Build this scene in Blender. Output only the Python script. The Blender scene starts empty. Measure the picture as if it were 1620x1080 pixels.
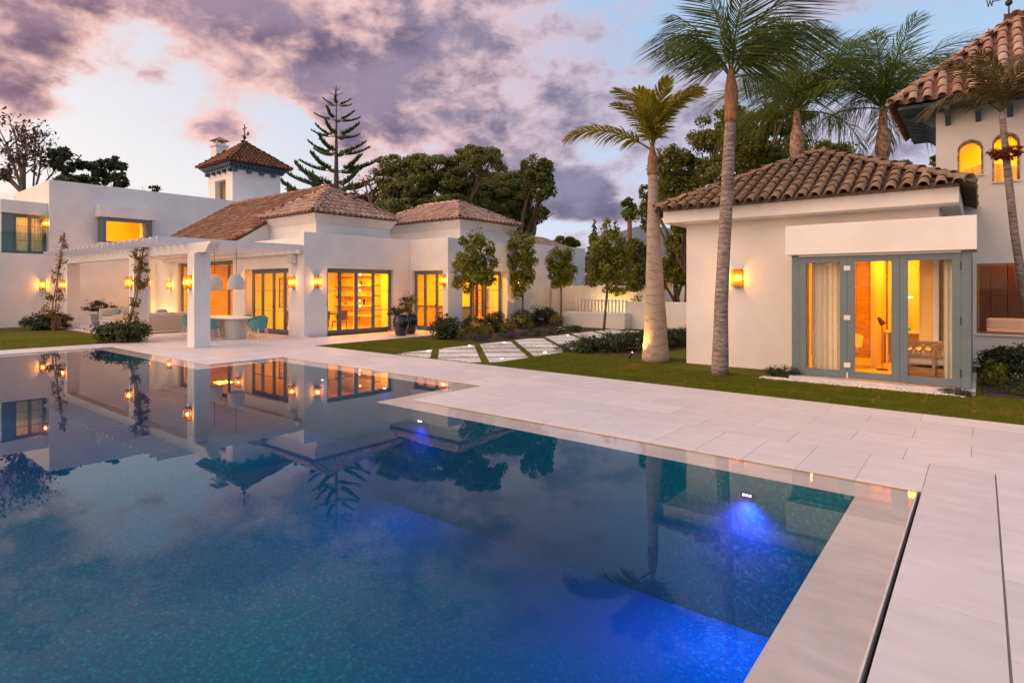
import bpy, math, random
import numpy as np
from mathutils import Vector, Matrix

sc = bpy.context.scene
COL = sc.collection
R = math.radians
rnd = random.Random(7)

# ---------------------------------------------------------------- camera
F, CX, CY, H = 920.0, 810.0, 454.0, 1.8            # focal length and principal point in photo pixels, eye height
HEAD = math.atan2(742, 920)                        # heading, left of +Y
FW = Vector((-math.sin(HEAD), math.cos(HEAD), 0)); RT = Vector((math.cos(HEAD), math.sin(HEAD), 0))
cam_d = bpy.data.cameras.new('camera'); cam = bpy.data.objects.new('camera', cam_d); COL.objects.link(cam)
cam.location = (0, 0, H); cam.rotation_euler = (R(90), 0, HEAD)
cam_d.sensor_width = 36; cam_d.lens = 36 * F / 1620; cam_d.shift_y = (CY - 540) / 1620; cam_d.clip_end = 3000
sc.camera = cam

def at(px, py, d):                                  # point seen at a photo pixel, d metres in front of the camera
    p = (RT * ((px - CX) / F) + FW) * d
    return Vector((p.x, p.y, H + (CY - py) / F * d))

# ---------------------------------------------------------------- node helper
class NT:
    def __init__(s, tree):
        s.t = tree; tree.nodes.clear()
    def n(s, typ, ins=None, **kw):
        nd = s.t.nodes.new(typ)
        for k, v in kw.items(): setattr(nd, k, v)
        for k, v in (ins or {}).items(): s.put(nd.inputs[k], v)
        return nd
    def put(s, sock, v):
        if isinstance(v, bpy.types.NodeSocket): s.t.links.new(v, sock)
        elif v is not None:
            if isinstance(v, (tuple, list)) and len(v) == 3 and sock.type == 'RGBA': v = (*v, 1)
            sock.default_value = v
    def m(s, op, a, b=None, c=None, clamp=False):
        nd = s.n('ShaderNodeMath', operation=op, use_clamp=clamp)
        for i, v in enumerate((a, b, c)):
            if v is not None: s.put(nd.inputs[i], v)
        return nd.outputs[0]
    def vm(s, op, a, b=None):
        nd = s.n('ShaderNodeVectorMath', operation=op); s.put(nd.inputs[0], a)
        if b is not None: s.put(nd.inputs[1], b)
        return nd
    def mix(s, f, a, b, blend='MIX'):
        nd = s.n('ShaderNodeMix', data_type='RGBA', blend_type=blend)
        s.put(nd.inputs[0], f); s.put(nd.inputs[6], a); s.put(nd.inputs[7], b)
        return nd.outputs[2]
    def sstep(s, x, a, b):
        nd = s.n('ShaderNodeMapRange', interpolation_type='SMOOTHSTEP')
        s.put(nd.inputs[0], x); nd.inputs[1].default_value = a; nd.inputs[2].default_value = b
        return nd.outputs[0]
    def noise(s, vec, scale, detail=4, rough=.5, dist=0.):
        nd = s.n('ShaderNodeTexNoise', {'Vector': vec, 'Scale': scale, 'Detail': detail, 'Roughness': rough, 'Distortion': dist})
        return nd.outputs[0]
    def ramp(s, f, stops, interp='LINEAR'):
        nd = s.n('ShaderNodeValToRGB'); s.put(nd.inputs[0], f); cr = nd.color_ramp; cr.interpolation = interp
        while len(cr.elements) < len(stops): cr.elements.new(.5)
        for e, (p, c) in zip(cr.elements, stops): e.position = p; e.color = (*c, 1)
        return nd.outputs[0]

# ---------------------------------------------------------------- sky at dusk
SUN_EL, SUN_AZ = R(14), math.atan2(-.72, -.70)      # soft glow of the set sun, over the camera's left shoulder
w = bpy.data.worlds.new('World'); sc.world = w; w.use_nodes = True
nt = NT(w.node_tree)
geo = nt.n('ShaderNodeTexCoord').outputs['Generated']
dn = nt.vm('NORMALIZE', geo).outputs[0]
f_ = nt.vm('DOT_PRODUCT', dn, tuple(FW)).outputs['Value']; r_ = nt.vm('DOT_PRODUCT', dn, tuple(RT)).outputs['Value']
z_ = nt.n('ShaderNodeSeparateXYZ', {0: dn}).outputs[2]
az = nt.m('ARCTAN2', r_, f_); el = nt.m('ARCSINE', z_)
zp = nt.m('ADD', nt.m('MAXIMUM', z_, 0.), .30)
pl = nt.n('ShaderNodeCombineXYZ', {0: nt.m('DIVIDE', r_, zp), 1: nt.m('DIVIDE', f_, zp), 2: nt.m('MULTIPLY', el, 1.5)}).outputs[0]
iso = nt.vm('MULTIPLY', dn, (1, 1, 1.7)).outputs[0]
n1 = nt.noise(nt.n('ShaderNodeMix', {0: .55, 4: pl, 5: nt.vm('MULTIPLY', iso, (3., 3., 3.)).outputs[0]}, data_type='VECTOR').outputs[1], 1.25, 9, .55, .15)
n2 = nt.noise(nt.vm('ADD', iso, (3.1, 7.7, 2.0)).outputs[0], 6.0, 9, .58, .15)
n4 = nt.noise(nt.vm('ADD', iso, (5.1, 1.7, 8.0)).outputs[0], 15., 8, .60, .2)
n3 = nt.noise(nt.vm('ADD', iso, (13.1, 1.7, 5.0)).outputs[0], 3.2, 5, .5, .3)
# the cloud masses of this evening: (photo pixel, half sizes in pixels, more or less cloud)
BLOBS = [(40, 70, 150, 95, .42), (330, 25, 230, 50, .30), (190, 200, 165, 80, -.34), (240, 95, 45, 40, .24), (450, 200, 60, 50, -.3), (170, 275, 330, 50, -.27), (215, 55, 60, 40, -.3),
         (620, 90, 250, 95, .34), (320, 205, 75, 24, .34), (60, 165, 80, 22, .26), (700, 190, 190, 60, .32), (975, 60, 70, 50, -.14), (930, 240, 45, 35, -.16), (850, 110, 110, 90, .16),
         (1480, 60, 170, 90, -.15), (930, 315, 130, 42, .42), (905, 358, 150, 9, -.4), (545, 225, 30, 45, .18), (1130, 130, 90, 60, .1), (1430, 230, 90, 40, .22), (450, 290, 200, 30, .08)]
cov = None
for px, py, rx, ry, wt in BLOBS:
    a0 = math.atan((px - CX) / F); e0 = math.atan((CY - py) / F * math.cos(a0)); k = math.cos(a0) / F
    u = nt.m('MULTIPLY', nt.m('SUBTRACT', az, a0), 1 / (rx * k * math.cos(a0)))
    v = nt.m('MULTIPLY', nt.m('SUBTRACT', el, e0), 1 / (ry * k))
    q = nt.m('MULTIPLY_ADD', u, u, nt.m('MULTIPLY', v, v))
    b = nt.m('MULTIPLY', nt.m('EXPONENT', nt.m('MULTIPLY', q, -.8)), wt)
    cov = b if cov is None else nt.m('ADD', cov, b)
dens = nt.m('ADD', nt.m('MULTIPLY_ADD', nt.m('SUBTRACT', n1, .5), 1.35, nt.m('MULTIPLY_ADD', nt.m('SUBTRACT', n2, .5), 1.0, nt.m('MULTIPLY', nt.m('SUBTRACT', n4, .5), .75))), nt.m('ADD', cov, .475))
cloud = nt.sstep(dens, .38, .70)
thick = nt.sstep(nt.m('MULTIPLY_ADD', nt.m('SUBTRACT', n3, .5), .6, nt.m('MULTIPLY_ADD', nt.m('SUBTRACT', n4, .5), .5, dens)), .52, 1.02)
azs = nt.sstep(az, -.8, .25)
elh = nt.sstep(el, .0, .42)
clear_l = nt.mix(elh, (.72, .66, .64), (.58, .57, .63)); clear_r = nt.mix(elh, (.50, .55, .70), (.30, .43, .62))
clear = nt.mix(azs, clear_l, clear_r)
nish = nt.n('ShaderNodeTexSky', sky_type='NISHITA', sun_disc=False, sun_elevation=R(2), sun_rotation=math.pi / 2 - SUN_AZ)
clear = nt.mix(1., clear, nt.mix(1., nish.outputs[0], (.05, .05, .05), 'MULTIPLY'), 'ADD')
edge = nt.mix(nt.sstep(az, -.5, .35), (.76, .48, .44), (.48, .43, .54))
body = nt.mix(nt.sstep(n2, .36, .64), nt.mix(azs, (.135, .090, .150), (.118, .112, .185)), nt.mix(azs, (.31, .205, .27), (.23, .22, .32)))
ccol = nt.mix(thick, edge, body)
sky = nt.mix(cloud, clear, ccol)
gl = nt.vm('DOT_PRODUCT', dn, (math.cos(SUN_AZ) * .985, math.sin(SUN_AZ) * .985, .17)).outputs['Value']
glow = nt.m('POWER', nt.m('MAXIMUM', gl, 0.), 4.5)
sky = nt.mix(1., sky, nt.mix(1., (.50, .29, .18), nt.n('ShaderNodeCombineColor', {0: glow, 1: glow, 2: glow}).outputs[0], 'MULTIPLY'), 'ADD')
bg = nt.n('ShaderNodeBackground', {'Color': sky, 'Strength': .88})
nt.t.links.new(bg.outputs[0], nt.n('ShaderNodeOutputWorld').inputs[0])

sun_d = bpy.data.lights.new('sun', 'SUN'); sun_d.energy = 2.4; sun_d.angle = R(100); sun_d.color = (1, .62, .34)
sun = bpy.data.objects.new('sun', sun_d); COL.objects.link(sun)
sun.rotation_euler = (R(90) - SUN_EL, 0, SUN_AZ + math.pi / 2)

vs = sc.view_settings
vs.view_transform = 'Standard'; vs.look = 'None'; vs.exposure = .52; vs.gamma = 1; vs.use_curve_mapping = False
cy = sc.cycles
cy.use_denoising = True; cy.max_bounces = 8; cy.diffuse_bounces = 3; cy.glossy_bounces = 4; cy.transmission_bounces = 6; cy.transparent_max_bounces = 24
cy.sample_clamp_indirect = 6; cy.caustics_reflective = False; cy.caustics_refractive = False

# ---------------------------------------------------------------- materials
def newmat(name):
    m = bpy.data.materials.new(name); m.use_nodes = True
    return m, NT(m.node_tree)
def out(nt, sh):
    nt.t.links.new(sh, nt.n('ShaderNodeOutputMaterial').inputs[0])
def island(nt):                                     # one random number per piece
    a = nt.n('ShaderNodeNewGeometry').outputs['Random Per Island']; b = nt.n('ShaderNodeObjectInfo').outputs['Random']
    return nt.m('FRACT', nt.m('MULTIPLY_ADD', b, 7.31, a))
def pm(name, col, rough=.5, var=.12, scale=3., bump=0., bscale=40., metal=0., col2=None, streak=None, spec=.5, piece=0., coat=0., emit=None, estr=0.):
    m, nt = newmat(name)
    oc = nt.n('ShaderNodeTexCoord').outputs['Object']
    if streak: oc2 = nt.vm('MULTIPLY', oc, streak).outputs[0]
    else: oc2 = oc
    if piece: oc2 = nt.vm('ADD', oc2, nt.n('ShaderNodeCombineXYZ', {0: nt.m('MULTIPLY', island(nt), 37.)}).outputs[0]).outputs[0]
    f = nt.noise(oc2, scale, 6, .6)
    lo = col2 or tuple(c * (1 - var * 1.6) for c in col)
    c = nt.mix(nt.sstep(f, .3, .7), lo, tuple(min(1, x * (1 + var * .4)) for x in col))
    if piece:
        k = nt.m('MULTIPLY_ADD', island(nt), piece, 1 - piece / 2)
        c = nt.mix(1., c, nt.n('ShaderNodeCombineColor', {0: k, 1: k, 2: k}).outputs[0], 'MULTIPLY')
    ins = {'Base Color': c, 'Roughness': nt.m('MULTIPLY_ADD', f, .16, rough - .08), 'Metallic': metal, 'Specular IOR Level': spec, 'Coat Weight': coat}
    if emit: ins['Emission Color'] = emit; ins['Emission Strength'] = estr
    b = nt.n('ShaderNodeBsdfPrincipled', ins)
    if bump:
        bn = nt.n('ShaderNodeBump', {'Height': nt.noise(oc, bscale, 5, .6), 'Strength': bump, 'Distance': .02})
        nt.put(b.inputs['Normal'], bn.outputs[0])
    out(nt, b.outputs[0]); return m
def leafmat(name, c1, c2, trans=.25, rough=.5):
    m, nt = newmat(name)
    k = island(nt)
    oc = nt.n('ShaderNodeTexCoord').outputs['Object']
    f = nt.m('MULTIPLY_ADD', nt.noise(oc, .9, 3), .9, nt.m('MULTIPLY_ADD', k, .5, -.25), clamp=True)
    c = nt.mix(f, c1, c2)
    b = nt.n('ShaderNodeBsdfPrincipled', {'Base Color': c, 'Roughness': rough, 'Specular IOR Level': .35})
    t = nt.n('ShaderNodeBsdfTranslucent', {'Color': nt.mix(.5, c, tuple(min(1, x * 1.6) for x in c2))})
    mx = nt.n('ShaderNodeMixShader', {0: trans, 1: b.outputs[0], 2: t.outputs[0]})
    out(nt, mx.outputs[0]); return m
def tilemat(name, stops, lichen=(.42, .40, .33), lk=.35):
    m, nt = newmat(name)
    oc = nt.n('ShaderNodeTexCoord').outputs['Object']
    k = island(nt)
    oc2 = nt.vm('ADD', oc, nt.n('ShaderNodeCombineXYZ', {0: nt.m('MULTIPLY', k, 31.)}).outputs[0]).outputs[0]
    c = nt.ramp(k, stops)
    sp = nt.noise(oc2, 14, 6, .65)
    c = nt.mix(nt.m('MULTIPLY', nt.sstep(sp, .48, .68), lk), c, lichen)
    c = nt.mix(nt.m('MULTIPLY', nt.sstep(nt.noise(oc2, 5, 5, .6), .5, .75), .5), c, (.10, .075, .06))
    b = nt.n('ShaderNodeBsdfPrincipled', {'Base Color': c, 'Roughness': .88, 'Specular IOR Level': .25})
    nt.put(b.inputs['Normal'], nt.n('ShaderNodeBump', {'Height': nt.noise(oc2, 45, 5, .7), 'Strength': .5, 'Distance': .01}).outputs[0])
    out(nt, b.outputs[0]); return m
def glassmat(name, tint=(1, 1, 1), rough=0., base=0.):
    m, nt = newmat(name)
    fr = nt.n('ShaderNodeFresnel', {'IOR': 1.45}).outputs[0]
    t = nt.n('ShaderNodeBsdfTransparent', {'Color': tint}); g = nt.n('ShaderNodeBsdfGlossy', {'Color': (1, 1, 1), 'Roughness': rough})
    ff = nt.m('SUBTRACT', 1., nt.n('ShaderNodeNewGeometry').outputs['Backfacing'])
    mx = nt.n('ShaderNodeMixShader', {0: nt.m('MULTIPLY', nt.m('SUBTRACT', nt.m('MULTIPLY', fr, .9), .022 - base, clamp=True), ff), 1: t.outputs[0], 2: g.outputs[0]})
    out(nt, mx.outputs[0]); return m
def emat(name, col, s):
    m, nt = newmat(name)
    out(nt, nt.n('ShaderNodeEmission', {'Color': col, 'Strength': s}).outputs[0]); return m

M = {}
M['stucco'] = pm('stucco', (.84, .79, .745), .85, .045, 1.1, .10, 28, spec=.2)
M['stone'] = pm('deck_stone', (.69, .635, .635), .5, .06, 2.2, .05, 60, streak=(1, 2.6, 1), spec=.4, piece=.13)
M['joint'] = pm('deck_joint', (.30, .27, .25), .9, .1)
M['wetstone'] = pm('wet_ledge_stone', (.56, .48, .45), .5, .09, 2.5, .0, streak=(1, 2.2, 1))
M['slab'] = pm('path_stone', (.80, .76, .74), .6, .05, 3, .05, 50, piece=.06)
M['blue'] = pm('blue_grey_paint', (.135, .185, .205), .42, .06, 5, .02, 60)
M['navy'] = pm('blue_eave_paint', (.055, .105, .16), .5, .12, 6)
M['white_wood'] = pm('white_painted_timber', (.78, .74, .73), .6, .04, 4, .03, 30)
M['dark'] = pm('black_gap', (.012, .012, .012), .8, .1)
M['brass'] = pm('aged_brass', (.28, .17, .06), .38, .2, 14, metal=.9)
M['tile_old'] = tilemat('weathered_roof_tile', [(0, (.26, .155, .09)), (.35, (.33, .215, .135)), (.7, (.24, .17, .115)), (1, (.38, .25, .155))], lk=.5)
M['tile_pink'] = tilemat('pale_pink_roof_tile', [(0, (.46, .25, .18)), (.4, (.56, .38, .29)), (.75, (.40, .20, .14)), (1, (.62, .48, .39))], (.55, .5, .43), .4)
M['tile_red'] = tilemat('red_brown_roof_tile', [(0, (.22, .09, .055)), (.4, (.36, .18, .11)), (.7, (.15, .07, .05)), (1, (.48, .30, .20))], (.45, .36, .28), .3)
M['tile_dark'] = tilemat('dark_red_roof_tile', [(0, (.20, .085, .05)), (.5, (.29, .135, .075)), (1, (.15, .065, .04))], (.32, .2, .12), .25)
M['tile_tower'] = tilemat('pink_orange_roof_tile', [(0, (.40, .22, .155)), (.35, (.48, .34, .25)), (.7, (.36, .19, .14)), (1, (.52, .41, .32))], (.5, .42, .33), .45)
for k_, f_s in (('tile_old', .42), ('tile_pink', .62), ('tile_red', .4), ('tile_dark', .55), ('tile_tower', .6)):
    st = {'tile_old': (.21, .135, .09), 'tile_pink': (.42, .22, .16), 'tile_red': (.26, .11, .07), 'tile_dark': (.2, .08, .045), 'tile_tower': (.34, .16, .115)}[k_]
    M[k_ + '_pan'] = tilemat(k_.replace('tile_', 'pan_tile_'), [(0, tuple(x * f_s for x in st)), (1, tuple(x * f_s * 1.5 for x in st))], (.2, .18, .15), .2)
M['glass'] = glassmat('window_glass')
def ambermat():
    m, nt = newmat('amber_lantern_glass')
    t = nt.n('ShaderNodeBsdfTransparent', {'Color': (1, .82, .5)}); d = nt.n('ShaderNodeBsdfTranslucent', {'Color': (.9, .55, .16)})
    out(nt, nt.n('ShaderNodeMixShader', {0: .07, 1: t.outputs[0], 2: d.outputs[0]}).outputs[0]); return m
M['amber'] = ambermat()
M['rail_glass'] = glassmat('green_balustrade_glass', (.80, .93, .90), 0, .05)
def bulbmat():
    m, nt = newmat('lit_bulb')
    out(nt, nt.n('ShaderNodeAddShader', {0: nt.n('ShaderNodeEmission', {'Color': (1, .58, .16), 'Strength': 22}).outputs[0], 1: nt.n('ShaderNodeBsdfTransparent').outputs[0]}).outputs[0]); return m
M['bulb'] = bulbmat()
M['spot_em'] = emat('lit_spot_lens', (1, .55, .14), 18)
M['pool_em'] = emat('lit_pool_lens', (.66, .38, 1), 7)
M['lamp_disc'] = emat('lit_ceiling_disc', (1, .62, .2), 6)
M['wax'] = emat('lit_lamp_shade', (1, .72, .3), 3)
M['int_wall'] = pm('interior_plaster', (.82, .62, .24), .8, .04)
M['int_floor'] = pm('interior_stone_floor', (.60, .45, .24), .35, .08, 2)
M['wood'] = pm('oak_wood', (.44, .23, .085), .5, .25, 5, .05, 40, streak=(1, 1, 6))
M['dkwood'] = pm('dark_red_wood', (.10, .028, .016), .45, .3, 5, streak=(6, 1, 1))
M['turq'] = pm('turquoise_weave', (.10, .33, .34), .7, .12, 30, .25, 120)
M['beige'] = pm('beige_outdoor_fabric', (.52, .45, .40), .9, .06, 30, .2, 160)
M['cream'] = pm('cream_fabric', (.70, .64, .56), .9, .06, 20, .2, 120)
M['cush'] = pm('patterned_cushion', (.58, .52, .48), .9, .5, 16, col2=(.14, .12, .13))
M['rattan'] = pm('white_woven_rattan', (.72, .66, .60), .8, .14, 40, .5, 90)
M['white'] = pm('white_metal', (.78, .76, .74), .4, .04)
M['black'] = pm('black_metal', (.02, .02, .02), .45, .1)
M['terrazzo'] = pm('white_terrazzo', (.66, .64, .60), .5, .3, 60)
M['pot_dark'] = pm('dark_glazed_pot', (.018, .020, .028), .22, .3, 6, coat=.5)
M['pot_blue'] = pm('blue_grey_pot', (.28, .33, .40), .6, .1, 8)
M['soil'] = pm('brown_soil', (.075, .045, .030), .95, .35, 9, .8, 30)
M['pebble'] = pm('white_pebble', (.78, .75, .71), .7, .06, 8, piece=.25)
M['bark'] = pm('grey_brown_bark', (.15, .105, .075), .9, .3, 12, .6, 30)
M['bark_pale'] = pm('pale_bark', (.30, .215, .15), .9, .25, 14, .4, 40)
M['curtain'] = leafmat('sheer_curtain', (.66, .68, .58), (.74, .75, .66), .14, .9)
M['turq_lamp'] = pm('turquoise_lacquer', (.03, .42, .36), .35, .1)
M['hill'] = pm('distant_hill', (.14, .16, .20), 1, .15, .02)
M['ground'] = pm('ground_earth', (.07, .075, .035), .95, .3, .4)
def palm_bark(name, c1, c2, per, k):
    m, nt = newmat(name)
    oc = nt.n('ShaderNodeTexCoord').outputs['Object']
    z = nt.n('ShaderNodeSeparateXYZ', {0: oc}).outputs[2]
    wob = nt.noise(nt.vm('MULTIPLY', oc, (1.5, 1.5, .8)).outputs[0], 3, 5, .7)
    ring = nt.m('FRACT', nt.m('ADD', nt.m('MULTIPLY', z, per), nt.m('MULTIPLY', wob, 1.6)))
    dark = nt.m('MULTIPLY', nt.sstep(ring, .66, .98), nt.sstep(nt.noise(nt.vm('MULTIPLY', oc, (4, 4, 9)).outputs[0], 1.5, 4), .35, .62))
    c = nt.mix(nt.sstep(nt.noise(nt.vm('MULTIPLY', oc, (5, 5, 14)).outputs[0], 1.6, 7, .7), .32, .68), c2, c1)
    c = nt.mix(nt.m('MULTIPLY', nt.sstep(nt.noise(oc, 2.2, 4), .52, .7), .45), c, tuple(x * .62 for x in c2))
    c = nt.mix(nt.m('MULTIPLY', dark, k), c, tuple(x * .3 for x in c2))
    b = nt.n('ShaderNodeBsdfPrincipled', {'Base Color': c, 'Roughness': .9, 'Specular IOR Level': .2})
    nt.put(b.inputs['Normal'], nt.n('ShaderNodeBump', {'Height': nt.m('SUBTRACT', nt.noise(oc, 30, 4), nt.m('MULTIPLY', dark, .8)), 'Strength': .5, 'Distance': .02}).outputs[0])
    out(nt, b.outputs[0]); return m
M['royal'] = palm_bark('royal_palm_bark', (.46, .36, .29), (.35, .265, .205), 5, .45)
M['ringed'] = palm_bark('ringed_palm_bark', (.40, .33, .29), (.17, .13, .11), 10, .85)
M['sheath'] = pm('palm_leaf_sheath', (.36, .17, .085), .7, .3, 6, .2, 20, streak=(3, 3, 1))
M['boot'] = pm('palm_boot_bark', (.45, .30, .22), .9, .6, 9, .6, 14, col2=(.16, .07, .04))
M['palm_a'] = leafmat('royal_palm_leaf', (0.085, 0.113, 0.008), (0.416, 0.346, 0.017), .3)
M['palm_b'] = leafmat('dark_palm_leaf', (0.051, 0.090, 0.020), (0.144, 0.176, 0.034), .25)
M['palm_c'] = leafmat('queen_palm_leaf', (0.073, 0.123, 0.023), (0.222, 0.270, 0.043), .3)
M['palm_d'] = leafmat('young_palm_leaf', (.055, .050, .014), (.17, .12, .03), .3)
M['leaf_big'] = leafmat('big_tree_leaf', (0.059, 0.086, 0.022), (0.250, 0.246, 0.050), .22)
M['leaf_warm'] = leafmat('olive_green_leaf', (0.057, 0.087, 0.013), (0.229, 0.217, 0.032), .25)
M['leaf_citrus'] = leafmat('citrus_leaf', (.055, .098, .010), (.32, .31, .030), .28)
M['leaf_dark'] = leafmat('dark_shrub_leaf', (0.020, 0.036, 0.014), (0.080, 0.100, 0.028), .15)
M['leaf_pine'] = leafmat('norfolk_pine_needle', (0.060, 0.101, 0.037), (0.202, 0.252, 0.068), .15)
M['leaf_brown'] = leafmat('brown_dry_leaf', (.055, .022, .016), (.14, .07, .035), .25)
M['leaf_vine'] = leafmat('yellow_vine_leaf', (.12, .085, .018), (.30, .19, .04), .3)
M['leaf_red'] = leafmat('red_bromeliad_leaf', (.10, .016, .012), (.24, .045, .025), .3)
M['leaf_tuft'] = leafmat('ornamental_grass_leaf', (.08, .075, .018), (.22, .18, .05), .3)
M['petal_v'] = leafmat('violet_petal', (.10, .07, .22), (.26, .20, .44), .2)
M['petal_w'] = leafmat('white_petal', (.50, .46, .50), (.72, .68, .72), .2)
M['petal_m'] = leafmat('magenta_petal', (.16, .02, .06), (.34, .06, .16), .2)
def lawnmat():
    m, nt = newmat('short_lawn')
    oc = nt.n('ShaderNodeTexCoord').outputs['Object']
    f = nt.noise(oc, 3, 6, .65); f2 = nt.noise(oc, 60, 3, .6)
    c = nt.mix(f, (.080, .115, .004), (.155, .165, .008)); c = nt.mix(nt.m('MULTIPLY', f2, .6), c, (.085, .062, .006))
    sp = nt.n('ShaderNodeSeparateXYZ', {0: oc})
    wx = nt.m('ADD', sp.outputs[0], nt.m('MULTIPLY', nt.noise(oc, 4, 3), .22))
    seam = nt.sstep(nt.m('ABSOLUTE', nt.m('SUBTRACT', nt.m('FRACT', nt.m('MULTIPLY', wx, 1 / .62)), .5)), .455, .5)
    seam = nt.m('MULTIPLY', seam, nt.sstep(nt.noise(oc, 2.3, 3), .45, .6))
    c = nt.mix(nt.m('MULTIPLY', seam, .7), c, (.20, .13, .05))
    b = nt.n('ShaderNodeBsdfPrincipled', {'Base Color': c, 'Roughness': .9, 'Specular IOR Level': .15})
    nt.put(b.inputs['Normal'], nt.n('ShaderNodeBump', {'Height': f2, 'Strength': .8, 'Distance': .03}).outputs[0])
    out(nt, b.outputs[0]); return m
M['lawn'] = lawnmat()
def blademat():
    m, nt = newmat('grass_blade')
    oc = nt.n('ShaderNodeTexCoord').outputs['Object']; k = island(nt)
    f = nt.m('MULTIPLY_ADD', nt.noise(oc, 1.3, 5, .65), 1.1, nt.m('MULTIPLY_ADD', k, .5, -.3), clamp=True)
    c = nt.mix(f, (.070, .125, .005), (.20, .215, .012)); c = nt.mix(nt.sstep(nt.noise(oc, .7, 5, .65), .52, .72), c, (.26, .20, .03))
    sp = nt.n('ShaderNodeSeparateXYZ', {0: oc}); seam = None
    for ax, per in ((0, .62), (1, 1.1)):
        wx = nt.m('ADD', sp.outputs[ax], nt.m('MULTIPLY', nt.noise(oc, 3, 3), .16))
        q = nt.sstep(nt.m('ABSOLUTE', nt.m('SUBTRACT', nt.m('FRACT', nt.m('MULTIPLY', wx, 1 / per)), .5)), .44, .5)
        seam = q if seam is None else nt.m('MAXIMUM', seam, q)
    c = nt.mix(nt.m('MULTIPLY', nt.m('MULTIPLY', seam, nt.sstep(nt.noise(oc, 1.6, 3), .42, .6)), .8), c, (.36, .24, .07))
    b = nt.n('ShaderNodeBsdfPrincipled', {'Base Color': c, 'Roughness': .8, 'Specular IOR Level': .2}); t = nt.n('ShaderNodeBsdfTranslucent', {'Color': c})
    out(nt, nt.n('ShaderNodeMixShader', {0: .3, 1: b.outputs[0], 2: t.outputs[0]}).outputs[0]); return m
M['blade'] = blademat()
def poolmat():
    m, nt = newmat('blue_glass_mosaic')
    oc = nt.n('ShaderNodeTexCoord').outputs['Object']
    v = nt.n('ShaderNodeTexVoronoi', {'Vector': oc, 'Scale': 38., 'Randomness': .35})
    k = nt.n('ShaderNodeSeparateColor', {0: v.outputs['Color']}).outputs[0]
    c = nt.ramp(k, [(0, (.0003, .098, .136)), (.6, (.0003, .126, .162)), (.88, (.0006, .160, .188)), (1, (.001, .24, .25))])
    c = nt.mix(nt.sstep(nt.noise(oc, .16, 2), .35, .65), c, (.0003, .066, .142))
    b = nt.n('ShaderNodeBsdfPrincipled', {'Base Color': c, 'Roughness': .6, 'Specular IOR Level': 0.})
    out(nt, b.outputs[0]); return m
M['mosaic'] = poolmat()
def watermat():
    m, nt = newmat('still_pool_water')
    oc = nt.n('ShaderNodeTexCoord').outputs['Object']
    h = nt.m('ADD', nt.noise(oc, 1.6, 2, .5), nt.m('MULTIPLY', nt.noise(oc, 9., 2, .5), .10))
    bn = nt.n('ShaderNodeBump', {'Height': h, 'Strength': .008, 'Distance': .05}).outputs[0]
    fr = nt.n('ShaderNodeFresnel', {'IOR': 1.31}).outputs[0]
    g = nt.n('ShaderNodeBsdfGlossy', {'Color': (1, 1, 1), 'Roughness': 0.0, 'Normal': bn})
    t = nt.n('ShaderNodeBsdfTransparent', {'Color': (.97, .985, .99)})
    ff = nt.m('SUBTRACT', 1., nt.n('ShaderNodeNewGeometry').outputs['Backfacing'])
    mx = nt.n('ShaderNodeMixShader', {0: nt.m('MULTIPLY', nt.m('SUBTRACT', fr, .027, clamp=True), ff), 1: t.outputs[0], 2: g.outputs[0]})
    out(nt, mx.outputs[0]); return m
M['water'] = watermat()
def watervol():
    m, nt = newmat('clear_water_body')
    a = nt.n('ShaderNodeVolumeAbsorption', {'Color': (.0, .80, .93), 'Density': .30}); sc_ = nt.n('ShaderNodeVolumeScatter', {'Color': (.60, .34, 1.0), 'Density': .007, 'Anisotropy': .3})
    v = nt.n('ShaderNodeAddShader', {0: a.outputs[0], 1: sc_.outputs[0]})
    nt.t.links.new(v.outputs[0], nt.n('ShaderNodeOutputMaterial').inputs['Volume']); return m
M['water_vol'] = watervol()

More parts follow.
